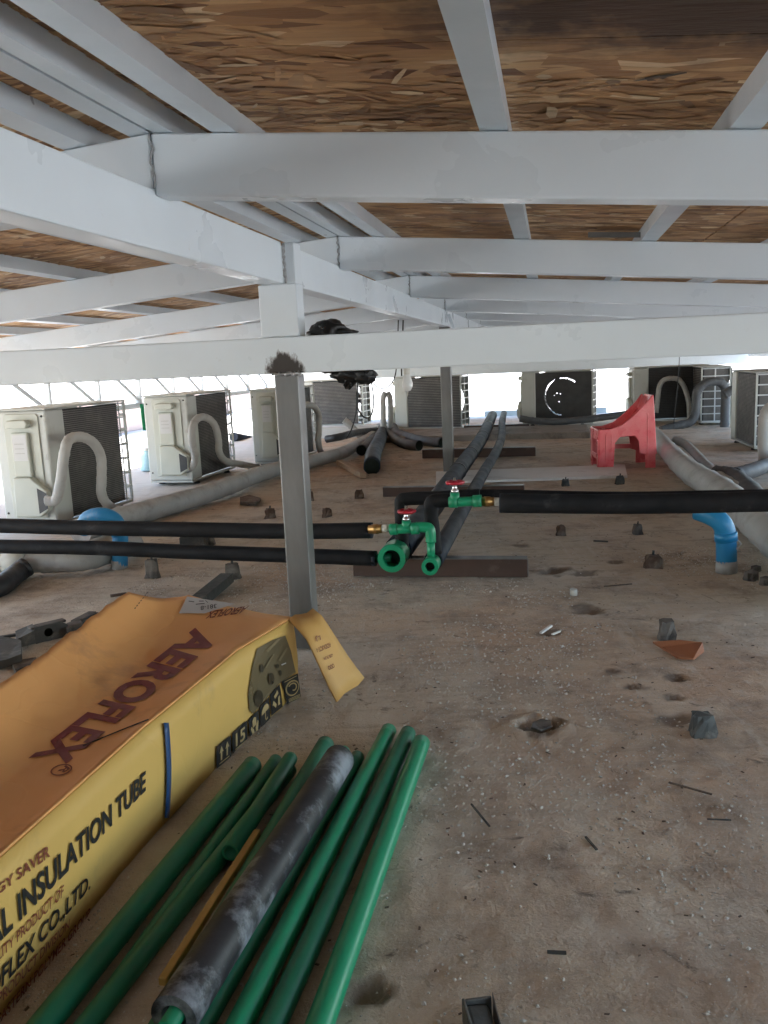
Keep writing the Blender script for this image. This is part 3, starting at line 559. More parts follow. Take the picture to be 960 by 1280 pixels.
for i, r in enumerate(rows):
    for j, p in enumerate(r):
        if j not in (len(r) - 1,):
            v = Vector((p.x, p.y, 0)); k0 = min(1, i / 8) * (.35 if j > 12 else 1)
            p.z += k0 * .007 * noise.noise(v * 6) - k0 * .0045 * (abs(noise.noise(Vector((p.x * 5 + p.y * 4, p.y * 9 - p.x * 3, 2)))) < .09) * (.5 + abs(noise.noise(v * 3))) + .0035 * noise.noise(v * 21 + Vector((4, 0, 0)))
            if j > 12: p.z -= .008 * math.sin(math.pi * (j - 12) / 12)
            if 0 < j < 12: p.z -= .014 * math.sin(math.pi * j / 12)
nc = len(rows[0]); tp = MB(); tp.add([p for r in rows for p in r], [(i * nc + j, i * nc + j + 1, (i + 1) * nc + j + 1, (i + 1) * nc + j) for i in range(len(rows) - 1) for j in range(nc - 1)], True)
def solid(o, th): s_ = o.modifiers.new('thick', 'SOLIDIFY'); s_.thickness = th; s_.offset = 0; return o
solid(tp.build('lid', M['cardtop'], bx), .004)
top_grid = rows
SIDE = [Vector((r[-1].x, r[-1].y, 0)) for r in rows]
sd_ = MB(); hs = [0, .04, .1, .16, .192]
def sidept(i, h_):
    p = SIDE[i]; nn = i / len(SIDE); bulge = .006 * math.sin(h_ / .2 * math.pi)
    return Vector((p.x + bulge, p.y - bulge * .3, h_ if h_ else (.012 if i < 2 else 0)))
sd_.add([sidept(i, h_) if h_ < .19 else (rows[i][-1] + Vector((.0, 0, -.003))) for i in range(len(SIDE)) for h_ in hs], [(i * 5 + j, (i + 1) * 5 + j, (i + 1) * 5 + j + 1, i * 5 + j + 1) for i in range(len(SIDE) - 1) for j in range(4)], True)
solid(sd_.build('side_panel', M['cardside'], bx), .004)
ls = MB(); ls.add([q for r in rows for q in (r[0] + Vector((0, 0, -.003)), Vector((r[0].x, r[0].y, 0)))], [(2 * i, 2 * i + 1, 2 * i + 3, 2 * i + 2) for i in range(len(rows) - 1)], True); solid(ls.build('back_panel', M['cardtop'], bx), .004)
en = MB(); e0 = rows[0]; en.add([q for p in e0 for q in (p + Vector((0, -.004, -.004)), Vector((p.x, p.y - .004, .002)))], [(2 * i, 2 * i + 1, 2 * i + 3, 2 * i + 2) for i in range(len(e0) - 1)]); solid(en.build('end_panel', M['cardraw'], bx), .004)
# the open flap folded outward at the far corner
FLZ = [((361, 774), .201), ((391, 762), .204), ((402, 772), .19), ((455, 848), .035), ((421, 877), .022), ((383, 800), .165)]
fp = [G(x, y, z) for (x, y), z in FLZ]; fl = MB()
a0, a1, b0, b1, c0, c1 = fp[0], fp[1], fp[5], fp[2], fp[4], fp[3]
rowsf = [(a0, a1)] + [(b0.lerp(c0, k / 5) if k else b0, b1.lerp(c1, k / 5) if k else b1) for k in range(0, 6)]
fl.add([p.lerp(q, j / 4) + Vector((0, 0, .004 * math.sin(j * 1.7 + i))) for i, (p, q) in enumerate(rowsf) for j in range(5)], [(i * 5 + j, i * 5 + j + 1, i * 5 + j + 6, i * 5 + j + 5) for i in range(len(rowsf) - 1) for j in range(4)], True)
flap = solid(fl.build('flap', M['cardflap'], bx), .004)
# prints: sight line met with the carton's own faces
def hit_side(px, py, off=.0045):
    d = ray(px, py)
    for i in range(len(SIDE) - 1):
        A, B = SIDE[i], SIDE[i + 1]; e = B - A; n = Vector((-e.y, e.x, 0)).normalized()
        if n.x < 0: n = -n
        k = (A - O).dot(n) / d.dot(n); P = O + d * k; f = (P - A).dot(e) / e.dot(e)
        if (f >= -1e-6 or i == 0) and (f < 1 or i == len(SIDE) - 2): return P + n * (off + .006 * math.sin(max(0, min(1, P.z / .2)) * math.pi))
    return P
def top_z(x, y):
    best = None
    for i in range(len(rows) - 1):
        for j in range(nc - 1):
            for tri in ((rows[i][j], rows[i][j + 1], rows[i + 1][j + 1]), (rows[i][j], rows[i + 1][j + 1], rows[i + 1][j])):
                A, B, C = tri; dn = (B.y - C.y) * (A.x - C.x) + (C.x - B.x) * (A.y - C.y)
                if abs(dn) < 1e-12: continue
                l1 = ((B.y - C.y) * (x - C.x) + (C.x - B.x) * (y - C.y)) / dn; l2 = ((C.y - A.y) * (x - C.x) + (A.x - C.x) * (y - C.y)) / dn; l3 = 1 - l1 - l2
                if min(l1, l2, l3) > -1e-4: return l1 * A.z + l2 * B.z + l3 * C.z
    return min(((p.x - x) ** 2 + (p.y - y) ** 2, p.z) for r in rows for p in r)[1]
def hit_top(px, py, off=.0038):
    z = .19
    for _ in range(9): P = G(px, py, z); z = .5 * z + .5 * top_z(P.x, P.y)
    P = G(px, py, z); P.z += off; return P
def hit_flap(px, py, off=.004):
    A, B, C = b0, b1, c0; n = (B - A).cross(C - A).normalized()
    if n.dot(O - A) < 0: n = -n
    d = ray(px, py); return O + d * ((A - O).dot(n) / d.dot(n)) + n * (off + .002)
_font_cache = {}
def text_geo(s, off=.0):
    if (s, off) in _font_cache: return _font_cache[(s, off)]
    cu = bpy.data.curves.new('lettering', 'FONT'); cu.body = s; cu.size = 1; cu.offset = off; cu.resolution_u = 4
    ob = bpy.data.objects.new('lettering', cu); COL.objects.link(ob); dg = bpy.context.evaluated_depsgraph_get(); dg.update(); me = ob.evaluated_get(dg).to_mesh()
    bm = bmesh.new(); bm.from_mesh(me); bmesh.ops.triangulate(bm, faces=bm.faces)
    long_ = [e for e in bm.edges if e.calc_length() > .13]; bmesh.ops.subdivide_edges(bm, edges=long_, cuts=2); bmesh.ops.triangulate(bm, faces=bm.faces)
    bmesh.ops.remove_doubles(bm, verts=bm.verts, dist=1e-5)
    v = [(q.co.x, q.co.y) for q in bm.verts]; f = [tuple(w_.index for w_ in q.verts) for q in bm.faces]; bm.free(); ob.evaluated_get(dg).to_mesh_clear(); bpy.data.objects.remove(ob); bpy.data.curves.remove(cu)
    _font_cache[(s, off)] = (v, f); return v, f
CAP = .69
def lettering(s, vis, quad, fn, mat, parent, off=.01, name='lettering'):
    """quad: baseline start, baseline end, cap start, cap end of the visible part, in photo pixels; fn meets the sight line with the face"""
    v, f = text_geo(s, off); x1 = max(x for x, y in v); x0 = x1 - (max(x for x, y in text_geo(vis, off)[0]) - min(x for x, y in text_geo(vis, off)[0])) if vis != s else min(x for x, y in v)
    b0_, b1_, c0_, c1_ = [Vector(fn(*q)) for q in quad]; mbd = MB()
    def mp(x, y): u = (x - x0) / (x1 - x0); w_ = y / CAP; return b0_ * (1 - u) * (1 - w_) + b1_ * u * (1 - w_) + c0_ * (1 - u) * w_ + c1_ * u * w_
    mbd.add([mp(x, y) for x, y in v], f); return mbd.build(name, M[mat], parent)
def lettering_top(s, quad, mat, parent, off=.02, name='lettering'):
    v, f = text_geo(s, off); x0 = min(x for x, y in v); x1 = max(x for x, y in v); q = [Vector(p) for p in quad]; mbd = MB()
    def mp(x, y): u = (x - x0) / (x1 - x0); w_ = y / CAP; p = q[0] * (1 - u) * (1 - w_) + q[1] * u * (1 - w_) + q[2] * (1 - u) * w_ + q[3] * u * w_; return hit_top(p.x, p.y)
    mbd.add([mp(x, y) for x, y in v], f); return mbd.build(name, M[mat], parent)
V2 = lambda x, y: Vector((x, y))
lettering_top('AEROFLEX', [V2(246, 787), V2(38, 951), V2(277, 797), V2(80, 958)], 'maroon', bx, .04)
lettering_top('AEROFLEX', [V2(312, 759), V2(262, 766), V2(303, 768), V2(257, 775)], 'rustink', bx, .02)
rg = MB(); c_ = (77, 965)
ring = [(c_[0] + 14 * math.cos(a) * .98, c_[1] + 7 * math.sin(a) - 2.5 * math.cos(a)) for a in np.linspace(0, 2 * math.pi, 24, endpoint=False)]
rin = [(c_[0] + 12 * math.cos(a) * .98, c_[1] + 5.6 * math.sin(a) - 2.2 * math.cos(a)) for a in np.linspace(0, 2 * math.pi, 24, endpoint=False)]
rg.add([hit_top(*p) for p in ring + rin], [(k, (k + 1) % 24, 24 + (k + 1) % 24, 24 + k) for k in range(24)]); rg.build('registered_mark', M['rustink'], bx)
lettering_top('R', [V2(83, 959), V2(72, 967), V2(88, 963), V2(77, 971)], 'rustink', bx, .02)
z2 = lambda x, y: (x / 3.367, 900 + y / 3.367)
lettering('ENERGY SAVER', 'SAVER', [z2(50, 672), z2(187, 570), z2(50, 630), z2(187, 521)], hit_side, 'rustink', bx, .02)
lettering('THERMAL INSULATION TUBE', 'INSULATION TUBE', [z2(52, 842), z2(590, 292), z2(46, 735), z2(592, 212)], hit_side, 'ink', bx, .025)
lettering('A QUALITY PRODUCT OF', 'PRODUCT OF', [z2(42, 932), z2(240, 738), z2(40, 890), z2(242, 690)], hit_side, 'rustink', bx, .015)
lettering('AEROFLEX CO.,LTD.', 'LEX CO.,LTD.', [z2(15, 1085), z2(360, 705), z2(15, 1003), z2(360, 640)], hit_side, 'ink', bx, .02)
lettering('PRODUCT DIVISION', 'DIVISION', [z2(150, 1008), z2(275, 872), z2(150, 965), z2(277, 834)], hit_side, 'rustink', bx, .015)
lettering('EASTERN POLYMER GROUP', 'POLYMER GROUP', [z2(130, 1106), z2(366, 826), z2(130, 1062), z2(368, 786)], hit_side, 'rustink', bx, .015)
def decal(name, poly, fn, mat, off, parent=bx):
    m_ = MB(); m_.add([fn(x, y, off) for x, y in poly], [tuple(range(len(poly)))]); return m_.build(name, M[mat], parent)
z8 = lambda x, y: (200 + x / 3.43, 740 + y / 3.43)
decal('window_print', [z8(*p) for p in ((525, 185), (470, 205), (405, 242), (380, 320), (360, 430), (368, 505), (385, 520), (440, 455), (490, 395), (565, 342), (545, 250))], hit_side, 'olive', .0052)
for (x, y, rx, ry) in ((418, 325, 8, 18), (458, 370, 13, 26), (405, 455, 20, 38), (484, 315, 7, 10), (497, 345, 6, 12)):
    decal('tube_print', [z8(x + rx * math.cos(k / 14 * 6.283), y + ry * math.sin(k / 14 * 6.283)) for k in range(14)], hit_side, 'olived', .0064)
for pl in (((440, 250), (495, 195), (500, 203), (447, 258)), ((490, 290), (525, 235), (531, 240), (497, 296)), ((398, 500), (445, 430), (449, 433), (402, 503)), ((432, 320), (470, 262), (474, 266), (437, 325))):
    decal('tube_highlight', [z8(*p) for p in pl], hit_side, 'olivel', .006)
decal('glint', [z8(*p) for p in ((500, 308), (520, 300), (521, 304), (502, 313))], hit_side, 'paper', .0068)
PQ = [((222, 662), (286, 612), (294, 708), (230, 758)), ((291, 603), (356, 550), (366, 648), (301, 703)), ((364, 548), (405, 502), (420, 598), (378, 645)), ((411, 495), (450, 446), (463, 540), (421, 585)), ((455, 438), (496, 391), (516, 490), (467, 530)), ((503, 383), (574, 346), (596, 452), (535, 478))]
def pict(i, shapes, label=None):
    q = [z8(*p) for p in PQ[i]]; o = decal('pictogram', q, hit_side, 'ink', .006)
    def mp(x, y): u, w_ = x, 1 - y; return tuple(q[0][k] * (1 - u) * (1 - w_) + q[1][k] * u * (1 - w_) + q[3][k] * (1 - u) * w_ + q[2][k] * u * w_ for k in (0, 1))
    for s_ in shapes: decal('symbol', [mp(x, y) for x, y in s_], hit_side, 'cream', .0075, o)
    return mp, o
arr = lambda x: [(x - .05, .25), (x + .05, .25), (x + .05, .6), (x + .14, .6), (x, .88), (x - .14, .6), (x - .05, .6)]
pict(0, [arr(.3), arr(.7), [(.15, .12), (.85, .12), (.85, .17), (.15, .17)]])
mp, o15 = pict(1, [[(.15, .18), (.85, .18), (.85, .22), (.15, .22)], [(.15, .1), (.85, .1), (.85, .14), (.15, .14)]])
lettering('15', '15', [mp(.18, .32), mp(.82, .32), mp(.18, .85), mp(.82, .85)], lambda x, y: hit_side(x, y, .0078), 'cream', o15, .02)
pict(2, [[(.3, .1), (.45, .1), (.42, .4), (.2, .62), (.12, .55)], [(.7, .1), (.55, .1), (.58, .4), (.82, .62), (.9, .55)], [(.32, .5), (.68, .5), (.68, .82), (.5, .9), (.32, .82)]])
pict(3, [[(.5 + .38 * math.cos(a), .55 + .34 * math.sin(a)) for a in np.linspace(0, math.pi, 12)], [(.47, .2), (.53, .2), (.53, .56), (.47, .56)], [(.53, .2), (.53, .14), (.7, .14), (.7, .24), (.64, .24), (.64, .2)]])
def rot3(k, P): a = k * 2.0944; return [(.5 + (x - .5) * math.cos(a) - (y - .52) * math.sin(a), .52 + (x - .5) * math.sin(a) + (y - .52) * math.cos(a)) for x, y in P]
pict(4, [rot3(k, [(.28, .78), (.55, .84), (.62, .92), (.72, .72), (.5, .66), (.36, .64)]) for k in range(3)])
def ell(cx_, cy_, rx, ry, n=22): return [(cx_ + rx * math.cos(k / n * 6.283), cy_ + ry * math.sin(k / n * 6.283)) for k in range(n)]
mp, lg = pict(5, [ell(.5, .55, .44, .32)])
q = [z8(*p) for p in PQ[5]]
decal('symbol', [mp(x, y) for x, y in ell(.5, .55, .37, .26)], hit_side, 'ink', .0085, lg)
for k in range(11):
    a = -2.2 + k * .52; r_ = .06 + .022 * k; a2 = a + .52; r2 = r_ + .022
    decal('symbol', [mp(.52 + r_ * math.cos(a) * 1.1, .55 + r_ * math.sin(a) * .8), mp(.52 + (r_ + .07) * math.cos(a) * 1.1, .55 + (r_ + .07) * math.sin(a) * .8), mp(.52 + (r2 + .07) * math.cos(a2) * 1.1, .55 + (r2 + .07) * math.sin(a2) * .8), mp(.52 + r2 * math.cos(a2) * 1.1, .55 + r2 * math.sin(a2) * .8)], hit_side, 'cream', .0095, lg) if r_ < .25 else None
for yy in (.16, .11, .06): decal('symbol', [mp(.1, yy), mp(.9, yy), mp(.9, yy + .02), mp(.1, yy + .02)], hit_side, 'cream', .0085, lg)
decal('symbol', [mp(.1, .93), mp(.85, .93), mp(.85, .96), mp(.1, .96)], hit_side, 'cream', .0085, lg)
# sticker, perforation, strap, cord, flap print
st_ = MB(); st_q = [(234, 748), (294, 757), (256, 769), (224, 769)]; gridp = [[(lambda u, w_: tuple(st_q[0][k] * (1 - u) * (1 - w_) + st_q[1][k] * u * (1 - w_) + st_q[2][k] * u * w_ + st_q[3][k] * (1 - u) * w_ for k in (0, 1)))(i / 6, j / 4) for i in range(7)] for j in range(5)]
st_.add([hit_top(*p, .005) for r in gridp for p in r], [(j * 7 + i, j * 7 + i + 1, j * 7 + i + 8, j * 7 + i + 7) for j in range(4) for i in range(6)], True); stk = st_.build('sticker', M['paper'], bx)
def lt2(s, quad, mat, off): 
    v, f = text_geo(s, off); x0 = min(x for x, y in v); x1 = max(x for x, y in v); q = [Vector(p) for p in quad]; mbd = MB()
    def mp(x, y): u = (x - x0) / (x1 - x0); w_ = y / CAP; p = q[0] * (1 - u) * (1 - w_) + q[1] * u * (1 - w_) + q[2] * (1 - u) * w_ + q[3] * u * w_; return hit_top(p.x, p.y, .0068)
    mbd.add([mp(x, y) for x, y in v], f); return mbd.build('lettering', M[mat], stk)
lt2('381-8', [V2(271, 758), V2(251, 761), V2(271, 763), V2(251, 766)], 'ink', .01)
for (x, y, x2, y2) in ((236, 754, 243, 755), (249, 754, 255, 754), (257, 753, 260, 756), (245, 758, 256, 757)):
    m_ = MB(); m_.add([hit_top(x, y, .0068), hit_top(x2, y2, .0068), hit_top(x2, y2 + 1.0, .0068), hit_top(x, y + 1.0, .0068)], [(0, 1, 2, 3)]); m_.build('print_line', M['ink'], stk)
pf = MB()
for k in range(7):
    x, y = 184 - 2.5 * k, 742 + 3.2 * k; pf.add([hit_top(x, y), hit_top(x + 1.3, y), hit_top(x + .2, y + 1.7), hit_top(x - 1.1, y + 1.7)], [(0, 1, 2, 3)])
pf.build('perforation', M['ink'], bx)
sp_ = MB(); ys = np.linspace(903, 1022, 10); sp_.add([hit_side(x + .012 * (y - 903), y, .007) for y in ys for x in (199.5, 205.0)], [(2 * i, 2 * i + 1, 2 * i + 3, 2 * i + 2) for i in range(9)], True); solid(sp_.build('strap', M['strap'], bx), .0015)
MB().tube([hit_top(x, y, .004) for x, y in ((186, 902), (170, 908), (150, 916), (128, 925), (104, 935))], .0013, 6).build('cord', M['ink'], bx)
zf = lambda x, y: (340 + x / 9.6, 740 + y / 9.6)
for s_, qd in (('LJ', [zf(555, 530), zf(500, 560), zf(565, 580), zf(515, 605)]), ('PRODUCT-1', [zf(690, 610), zf(505, 690), zf(710, 660), zf(525, 735)]), ('MADE FOR', [zf(735, 735), zf(590, 800), zf(745, 770), zf(605, 830)]), ('MOZZODO', [zf(800, 820), zf(645, 905), zf(818, 865), zf(660, 950)])):
    lettering(s_, s_, qd, hit_flap, 'rustink', flap, .015)
# ------------------------------------------------------------------ condensers
def make_ac(name_label, loc, rz, Wd=.80, D=.30, Hh=.61, strip=True, end='open', holes=False, detail=True, z0=.03, dark=False):
    r = thing('condenser', name_label, 'air conditioner', loc, rz, 'outdoor condensers under the roof'); w, d = Wd / 2, D / 2; zt = Hh; sx = -w + .2 * Wd
    L = dict(local=True)
    MB().box(-w, sx, -d, d, z0 + .004, zt - .012).build('cabinet', M['acwhite'], r, bevel=.012, seg=3, **L)
    MB().box(-w - .004, w + .004, -d - .004, d + .004, zt - .011, zt).build('top_panel', M['acwhite'], r, bevel=.005, **L)
    MB().box(-w + .003, w - .003, -d + .003, d - .003, z0 - .012, z0 + .0035).build('base_pan', M['acwhite'], r, bevel=.003, **L)
    xr = w - (.075 if strip else .02)
    fpm = MB()                                             # front panel round the fan opening
    cxf = (sx + w) / 2; rf = min((w - sx) / 2 - .03, (zt - z0) / 2 - .03); zc = (zt + z0) / 2; n = 32; vs = []; 
    for k in range(n):
        a = 2 * math.pi * (k + .5) / n; c, s_ = math.cos(a), math.sin(a); q = 1 / max(abs(c) / ((w - sx) / 2), abs(s_) / ((zt - z0) / 2 - .014))
        vs += [(cxf + rf * c, d - .004, zc + rf * s_), (cxf + q * c, d - .004, zc + q * s_), (cxf + rf * c, d + .004, zc + rf * s_), (cxf + q * c, d + .004, zc + q * s_)]
    fsq = []
    for k in range(n):
        a, b = 4 * k, 4 * ((k + 1) % n); fsq += [(a, a + 1, b + 1, b), (a + 2, b + 2, b + 3, a + 3), (a, b, b + 2, a + 2)]
    fpm.add(vs, fsq).build('front_panel', M['acwhite'], r, **L)
    g = MB(); nr = 7
    for k in range(nr):
        rr = rf * (1 - k / nr); g.tube([(cxf + rr * math.cos(a), d + .004 + .055 * math.sqrt(1 - (rr / rf) ** 2 * .98), zc + rr * math.sin(a)) for a in np.linspace(0, 2 * math.pi, 24, endpoint=False)], .0022, 4, closed=True)
    for k in range(8):
        a = k * math.pi / 4; g.tube([(cxf + rf * q * math.cos(a), d + .004 + .055 * math.sqrt(max(0, 1 - q * q * .98)), zc + rf * q * math.sin(a)) for q in (.05, .4, .75, 1)], .0022, 4)
    g.build('fan_guard', M['wire'], r, **L)
    fb = MB()
    for k in range(3):
        a = k * 2.0944; pr = [(.05, -.25), (.05, .25), (rf * .55, .55), (rf * .9, .5), (rf * .93, -.1), (rf * .5, -.3)]
        P = [(q * math.cos(a + th_), q * math.sin(a + th_), th_) for q, th_ in pr]; fb.add([(cxf + x, d - .06 + .035 * t_, zc + y) for x, y, t_ in P] + [(cxf + x, d - .056 + .035 * t_, zc + y) for x, y, t_ in P], [(0, 1, 2, 3, 4, 5), (11, 10, 9, 8, 7, 6)] + [(i, (i + 1) % 6, 6 + (i + 1) % 6, 6 + i) for i in range(6)])
    fb.lathe([(.045, 0), (.045, .03), (.02, .045)], 14, TR((cxf, d - .05, zc)) @ Matrix.Rotation(-math.pi / 2, 4, 'X')); fb.build('fan', M['black'], r, **L)
    # back: coil, frame rails
    ck = MB()
    if holes:
        nxg, nzg = 90, 70; x0, x1, zz0, zz1 = sx + .001, xr, z0 + .012, zt - .02
        for i in range(nxg):
            for j in range(nzg):
                xa, za = x0 + (x1 - x0) * i / nxg, zz0 + (zz1 - zz0) * j / nzg; xm, zm = xa + (x1 - x0) / nxg / 2, za + (zz1 - zz0) / nzg / 2
                rad = math.hypot(xm - (x0 + x1) / 2 - .0, zm - zc) / .205; an = math.degrees(math.atan2(zm - zc, xm - (x0 + x1) / 2))
                if abs(rad - 1) < .034 and (50 < an < 180 or an < -95) and (i * 7 + j * 3) % 4: continue
                if rad < .55 and noise.noise(Vector((i * .31, j * .31, 2))) > .5 and xm < (x0 + x1) / 2: continue
                ck.add([(xa, -d + .012, za), (xa + (x1 - x0) / nxg, -d + .012, za), (xa + (x1 - x0) / nxg, -d + .012, za + (zz1 - zz0) / nzg), (xa, -d + .012, za + (zz1 - zz0) / nzg)], [(0, 1, 2, 3)])
        ck.build('coil', M['coilshaded'], r, **L)
    else:
        ck.box(sx + .001, xr, -d + .016, -d + .032, z0 + .01, zt - .018).build('coil', M['coilback'], r, **L)
        fn = MB(); nf = 52 if detail else 30
        for k in range(nf):
            z = z0 + .014 + (zt - z0 - .036) * k / nf; h_ = (zt - z0 - .036) / nf * .55; fn.box(sx + .002, xr - .001, -d + .009, -d + .0158, z, z + h_)
        o = fn.build('coil_fins', M['coilshaded'] if dark else M['coil'], r, **L); o['kind'] = 'stuff'
    MB().box(w - .012, w, -d + .001, -d + .016, z0 + .004, zt - .012).build('corner_post', M['acwhite'], r, bevel=.002, **L)
    MB().box(w - .012, w, d - .02, d - .005, z0 + .004, zt - .012).build('corner_post', M['acwhite'], r, bevel=.002, **L)
    gr_ = MB()
    if strip:
        gr_.box(xr + .001, xr + .007, -d + .002, -d + .008, z0 + .004, zt - .012)
        for k in range(1, 7): z = z0 + (zt - z0) * k / 7; gr_.box(xr + .0071, w - .0121, -d + .003, -d + .008, z - .008, z + .008)
    for k in range(0, 8):
        z = z0 + .008 + (zt - z0 - .03) * k / 7; gr_.box(w - .006, w - .001, -d + .017, d - .021, z - .005, z + .005)
    for y in (-.01,): gr_.box(w - .0055, w - .0015, y - .006, y + .006, z0 + .012, zt - .02)
    gr_.build('side_grille', M['wire'], r, **L)
    if end == 'coil': MB().box(w - .045, w - .03, -d + .033, d - .02, z0 + .006, zt - .016).build('end_coil', M['coil'], r, **L)
    # service end: cover with hooded label panel and flat black pipe opening (local face at x = -w, y runs from back to front)
    Mx = Matrix(((0, 0, -1, -w), (-1, 0, 0, 0), (0, 1, 0, 0), (0, 0, 0, 1)))        # poly x -> -y (left = front), poly y -> z, extrusion -> -x
    f = lambda u: d - u * D                                                          # u: 0 front .. 1 back
    def pr(poly, e0, e1): return [( -(d - u * D), z0 + v * (zt - z0)) for u, v in poly]
    def addp(poly, e0, e1, name, mat, bev=.004, par=r): o = MB().prism(pr(poly, e0, e1), e0, e1, Mx).build(name, M[mat], par, bevel=bev, seg=3, **L); return o
    cv = addp([(.2, .06), (.86, .06), (.86, .93), (.82, .955), (.24, .955), (.2, .93)], .0005, .008, 'valve_cover', 'accover')
    addp([(.32, .835), (.70, .835), (.74, .87), (.70, .905), (.36, .905), (.32, .88)], .0081, .05, 'hood', 'accover', .006, cv)
    addp([(.36, .42), (.68, .42), (.68, .80), (.36, .80)], .0081, .030, 'neck', 'accover', .007, cv)
    addp([(.34, .08), (.80, .08), (.98, .14), (.98, .30), (.80, .37), (.68, .42), (.36, .42)], .0081, .052, 'pipe_housing', 'accover', .008, cv)
    addp([(.80, .11), (.97, .155), (.97, .285), (.80, .33)], .0522, .0535, 'opening_shade', 'black', 0, cv)  # flush black patch painted for the dark inside of the opening
    addp([(.39, .56), (.65, .56), (.65, .78), (.39, .78)], .0301, .031, 'rating_label', 'paper', 0, cv)
    for v in (.70, .66, .62): addp([(.42, v), (.6, v), (.6, v + .008), (.42, v + .008)], .0311, .0314, 'print_line', 'tape', 0, cv)
    addp([(.9, .56), (.97, .56), (.935, .61)], .0005, .0012, 'warning_mark', 'tape', 0, cv)
    for u, v in ((.08, .9), (.08, .1), (.92, .93)): MB().lathe([(.006, 0), (.006, .003), (.0, .005)], 8, TR((-w, f(u), z0 + v * (zt - z0))) @ Matrix.Rotation(-math.pi / 2, 4, 'Y')).build('screw', M['darkiron'], cv, **L)
    for x in (-w + .12, w - .12):
        for y in (-d + .03, d - .03): MB().lathe([(.024, 0), (.024, .008), (.016, z0 - .0125)], 12, TR((x, y, -.002))).build('foot', M['black'], r, **L)
    return r
FR90 = math.pi / 2 - TH
make_ac('nearest condenser on the left with grey looping pipe, beside the blue elbow', W(-2.00, 4.52, 0), FR90 - .03, Hh=.64, D=.31)
make_ac('second condenser on the left, between the nearest one and the front post', W(-1.94, 6.10, 0), FR90 - .02, Hh=.635, D=.33)
make_ac('third condenser on the left, partly behind the front post', W(-1.53, 7.10, 0), FR90 - .05, Hh=.62, D=.28)
make_ac('far left condenser seen from its dark coil under the black bag', W(-1.94, 10.5, 0), -TH - .1, end='coil', Hh=.60, z0=.05, detail=False)
make_ac('condenser behind the rear post with its fan guard showing on the right', W(-.655, 9.86, 0), -.40, Hh=.615, detail=False, strip=False)
make_ac('middle far condenser with a ring of light shining through its coil', W(.77, 10.09, 0), -.36, Hh=.612, holes=True, strip=False)
make_ac('far condenser behind the red chair with a thin pipe arch before its coil', W(1.96, 10.15, 0), -.08, Hh=.612, detail=False, strip=False, dark=True)
make_ac('corner condenser on the far right showing a white lattice end', AT(G(900, 527)) and G(899, 531) + Vector((.05, .42, 0)), -1.77, Hh=.60, end='coil', detail=False, strip=False)
make_ac('right hand condenser with wide dark coil facing the slab, by the photo edge', W(2.34, 7.42, 0), -math.pi / 2 - TH + .02, Hh=.60, end='coil', strip=False)
# ------------------------------------------------------------------ refrigerant lines and wrapped ducts
def line(name, pts, r, mat, label, cat='pipe', grp=None, n=5, cut=None, sides=14, jit=.03):
    if mat.startswith('tape'):
        n = 9; q = spline(pts, n); r0 = list(np.interp(np.linspace(0, 1, len(q)), np.linspace(0, 1, len(r)), r)) if hasattr(r, '__len__') else [r] * len(q)
        r = [x * (1 + (.045 if i % 4 == 0 else -.005 * (i % 4)) + random.uniform(-.012, .012)) for i, x in enumerate(r0)]
    q = spline(pts, n); o = MB().tube(q, r if not hasattr(r, '__len__') else list(np.interp(np.linspace(0, 1, len(q)), np.linspace(0, 1, len(r)), r)), sides, jit=jit).build(name, M[mat], loc=pts[0]); tag(o, label, cat, grp)
    if cut:
        d = (q[-1] - q[-2]).normalized(); MB().tube([q[-1] + d * .0005, q[-1] + d * .0015], cut, 14).build('bore_shade', M['hole'], o, local=False) if False else None
        rr = r if not hasattr(r, '__len__') else r[-1]; m_ = MB(); m_.lathe([(rr * .86, 0), (rr * .86, .001)], 16, Matrix.Translation(q[-1] + d * .0008 - Vector(pts[0])) @ frame_dir(d)); h = m_.build('bore_shade', M['hole'], o, local=True)
    return o
A1 = -1.70
line('refrigerant_pipe', [FA(x, y, -1.86 + .16 * min(1, k / 3)) for k, (x, y) in enumerate(((58, 626), (70, 624), (76, 600), (80, 570), (86, 550), (101, 546), (117, 554), (126, 571), (127, 597), (127, 618), (136, 632), (152, 641)))], .0265, 'tape', 'grey wrapped pipe arching before the nearest left condenser', grp='wrapped refrigerant pipes')
line('refrigerant_pipe', [FA(x, y, -1.84 + .16 * min(1, k / 3)) for k, (x, y) in enumerate(((231, 586), (239, 584), (244, 572), (240, 550), (241, 532), (249, 522), (260, 523), (269, 533), (273, 550), (274, 565), (282, 576), (300, 580), (322, 584)))], .0255, 'tape', 'grey wrapped pipe arching before the second left condenser', grp='wrapped refrigerant pipes')
line('refrigerant_pipe', [FA(x, y, -1.25) for x, y in ((368, 508), (380, 506), (392, 508), (398, 518), (399, 535), (398, 552), (402, 566), (412, 572))], .026, 'tapel', 'pale wrapped pipe before the third left condenser', grp='wrapped refrigerant pipes')
line('duct', [G(x, y, .062) for x, y in ((100, 664), (140, 650), (178, 640), (215, 630), (252, 619), (290, 606), (326, 592), (362, 583), (400, 574), (430, 565), (452, 553), (470, 541), (480, 532))], [.058, .058, .058, .058, .057, .056, .056, .054, .052, .05, .048, .045, .045], 'tape', 'long grey tape wrapped duct sweeping from the left edge past the front post', 'duct', n=4)
line('duct', [G(x, y, .055) for x, y in ((-60, 690), (-20, 702), (8, 702), (36, 703), (70, 702), (105, 700), (140, 690), (170, 680))], [.042, .042, .045, .042, .046, .044, .046, .044], 'tapel', 'crumpled pale wrapped duct below the black hoses at the left edge', 'duct')
o = MB().tube([G(6, 701, .055), G(20, 702.5, .055), G(36, 703, .055)], .052, 16, jit=.04).build('wrap', M['capw'], loc=G(20, 702, .055)); tag(o, 'white tape wrap round the crumpled duct end at the left edge', 'wrapping')
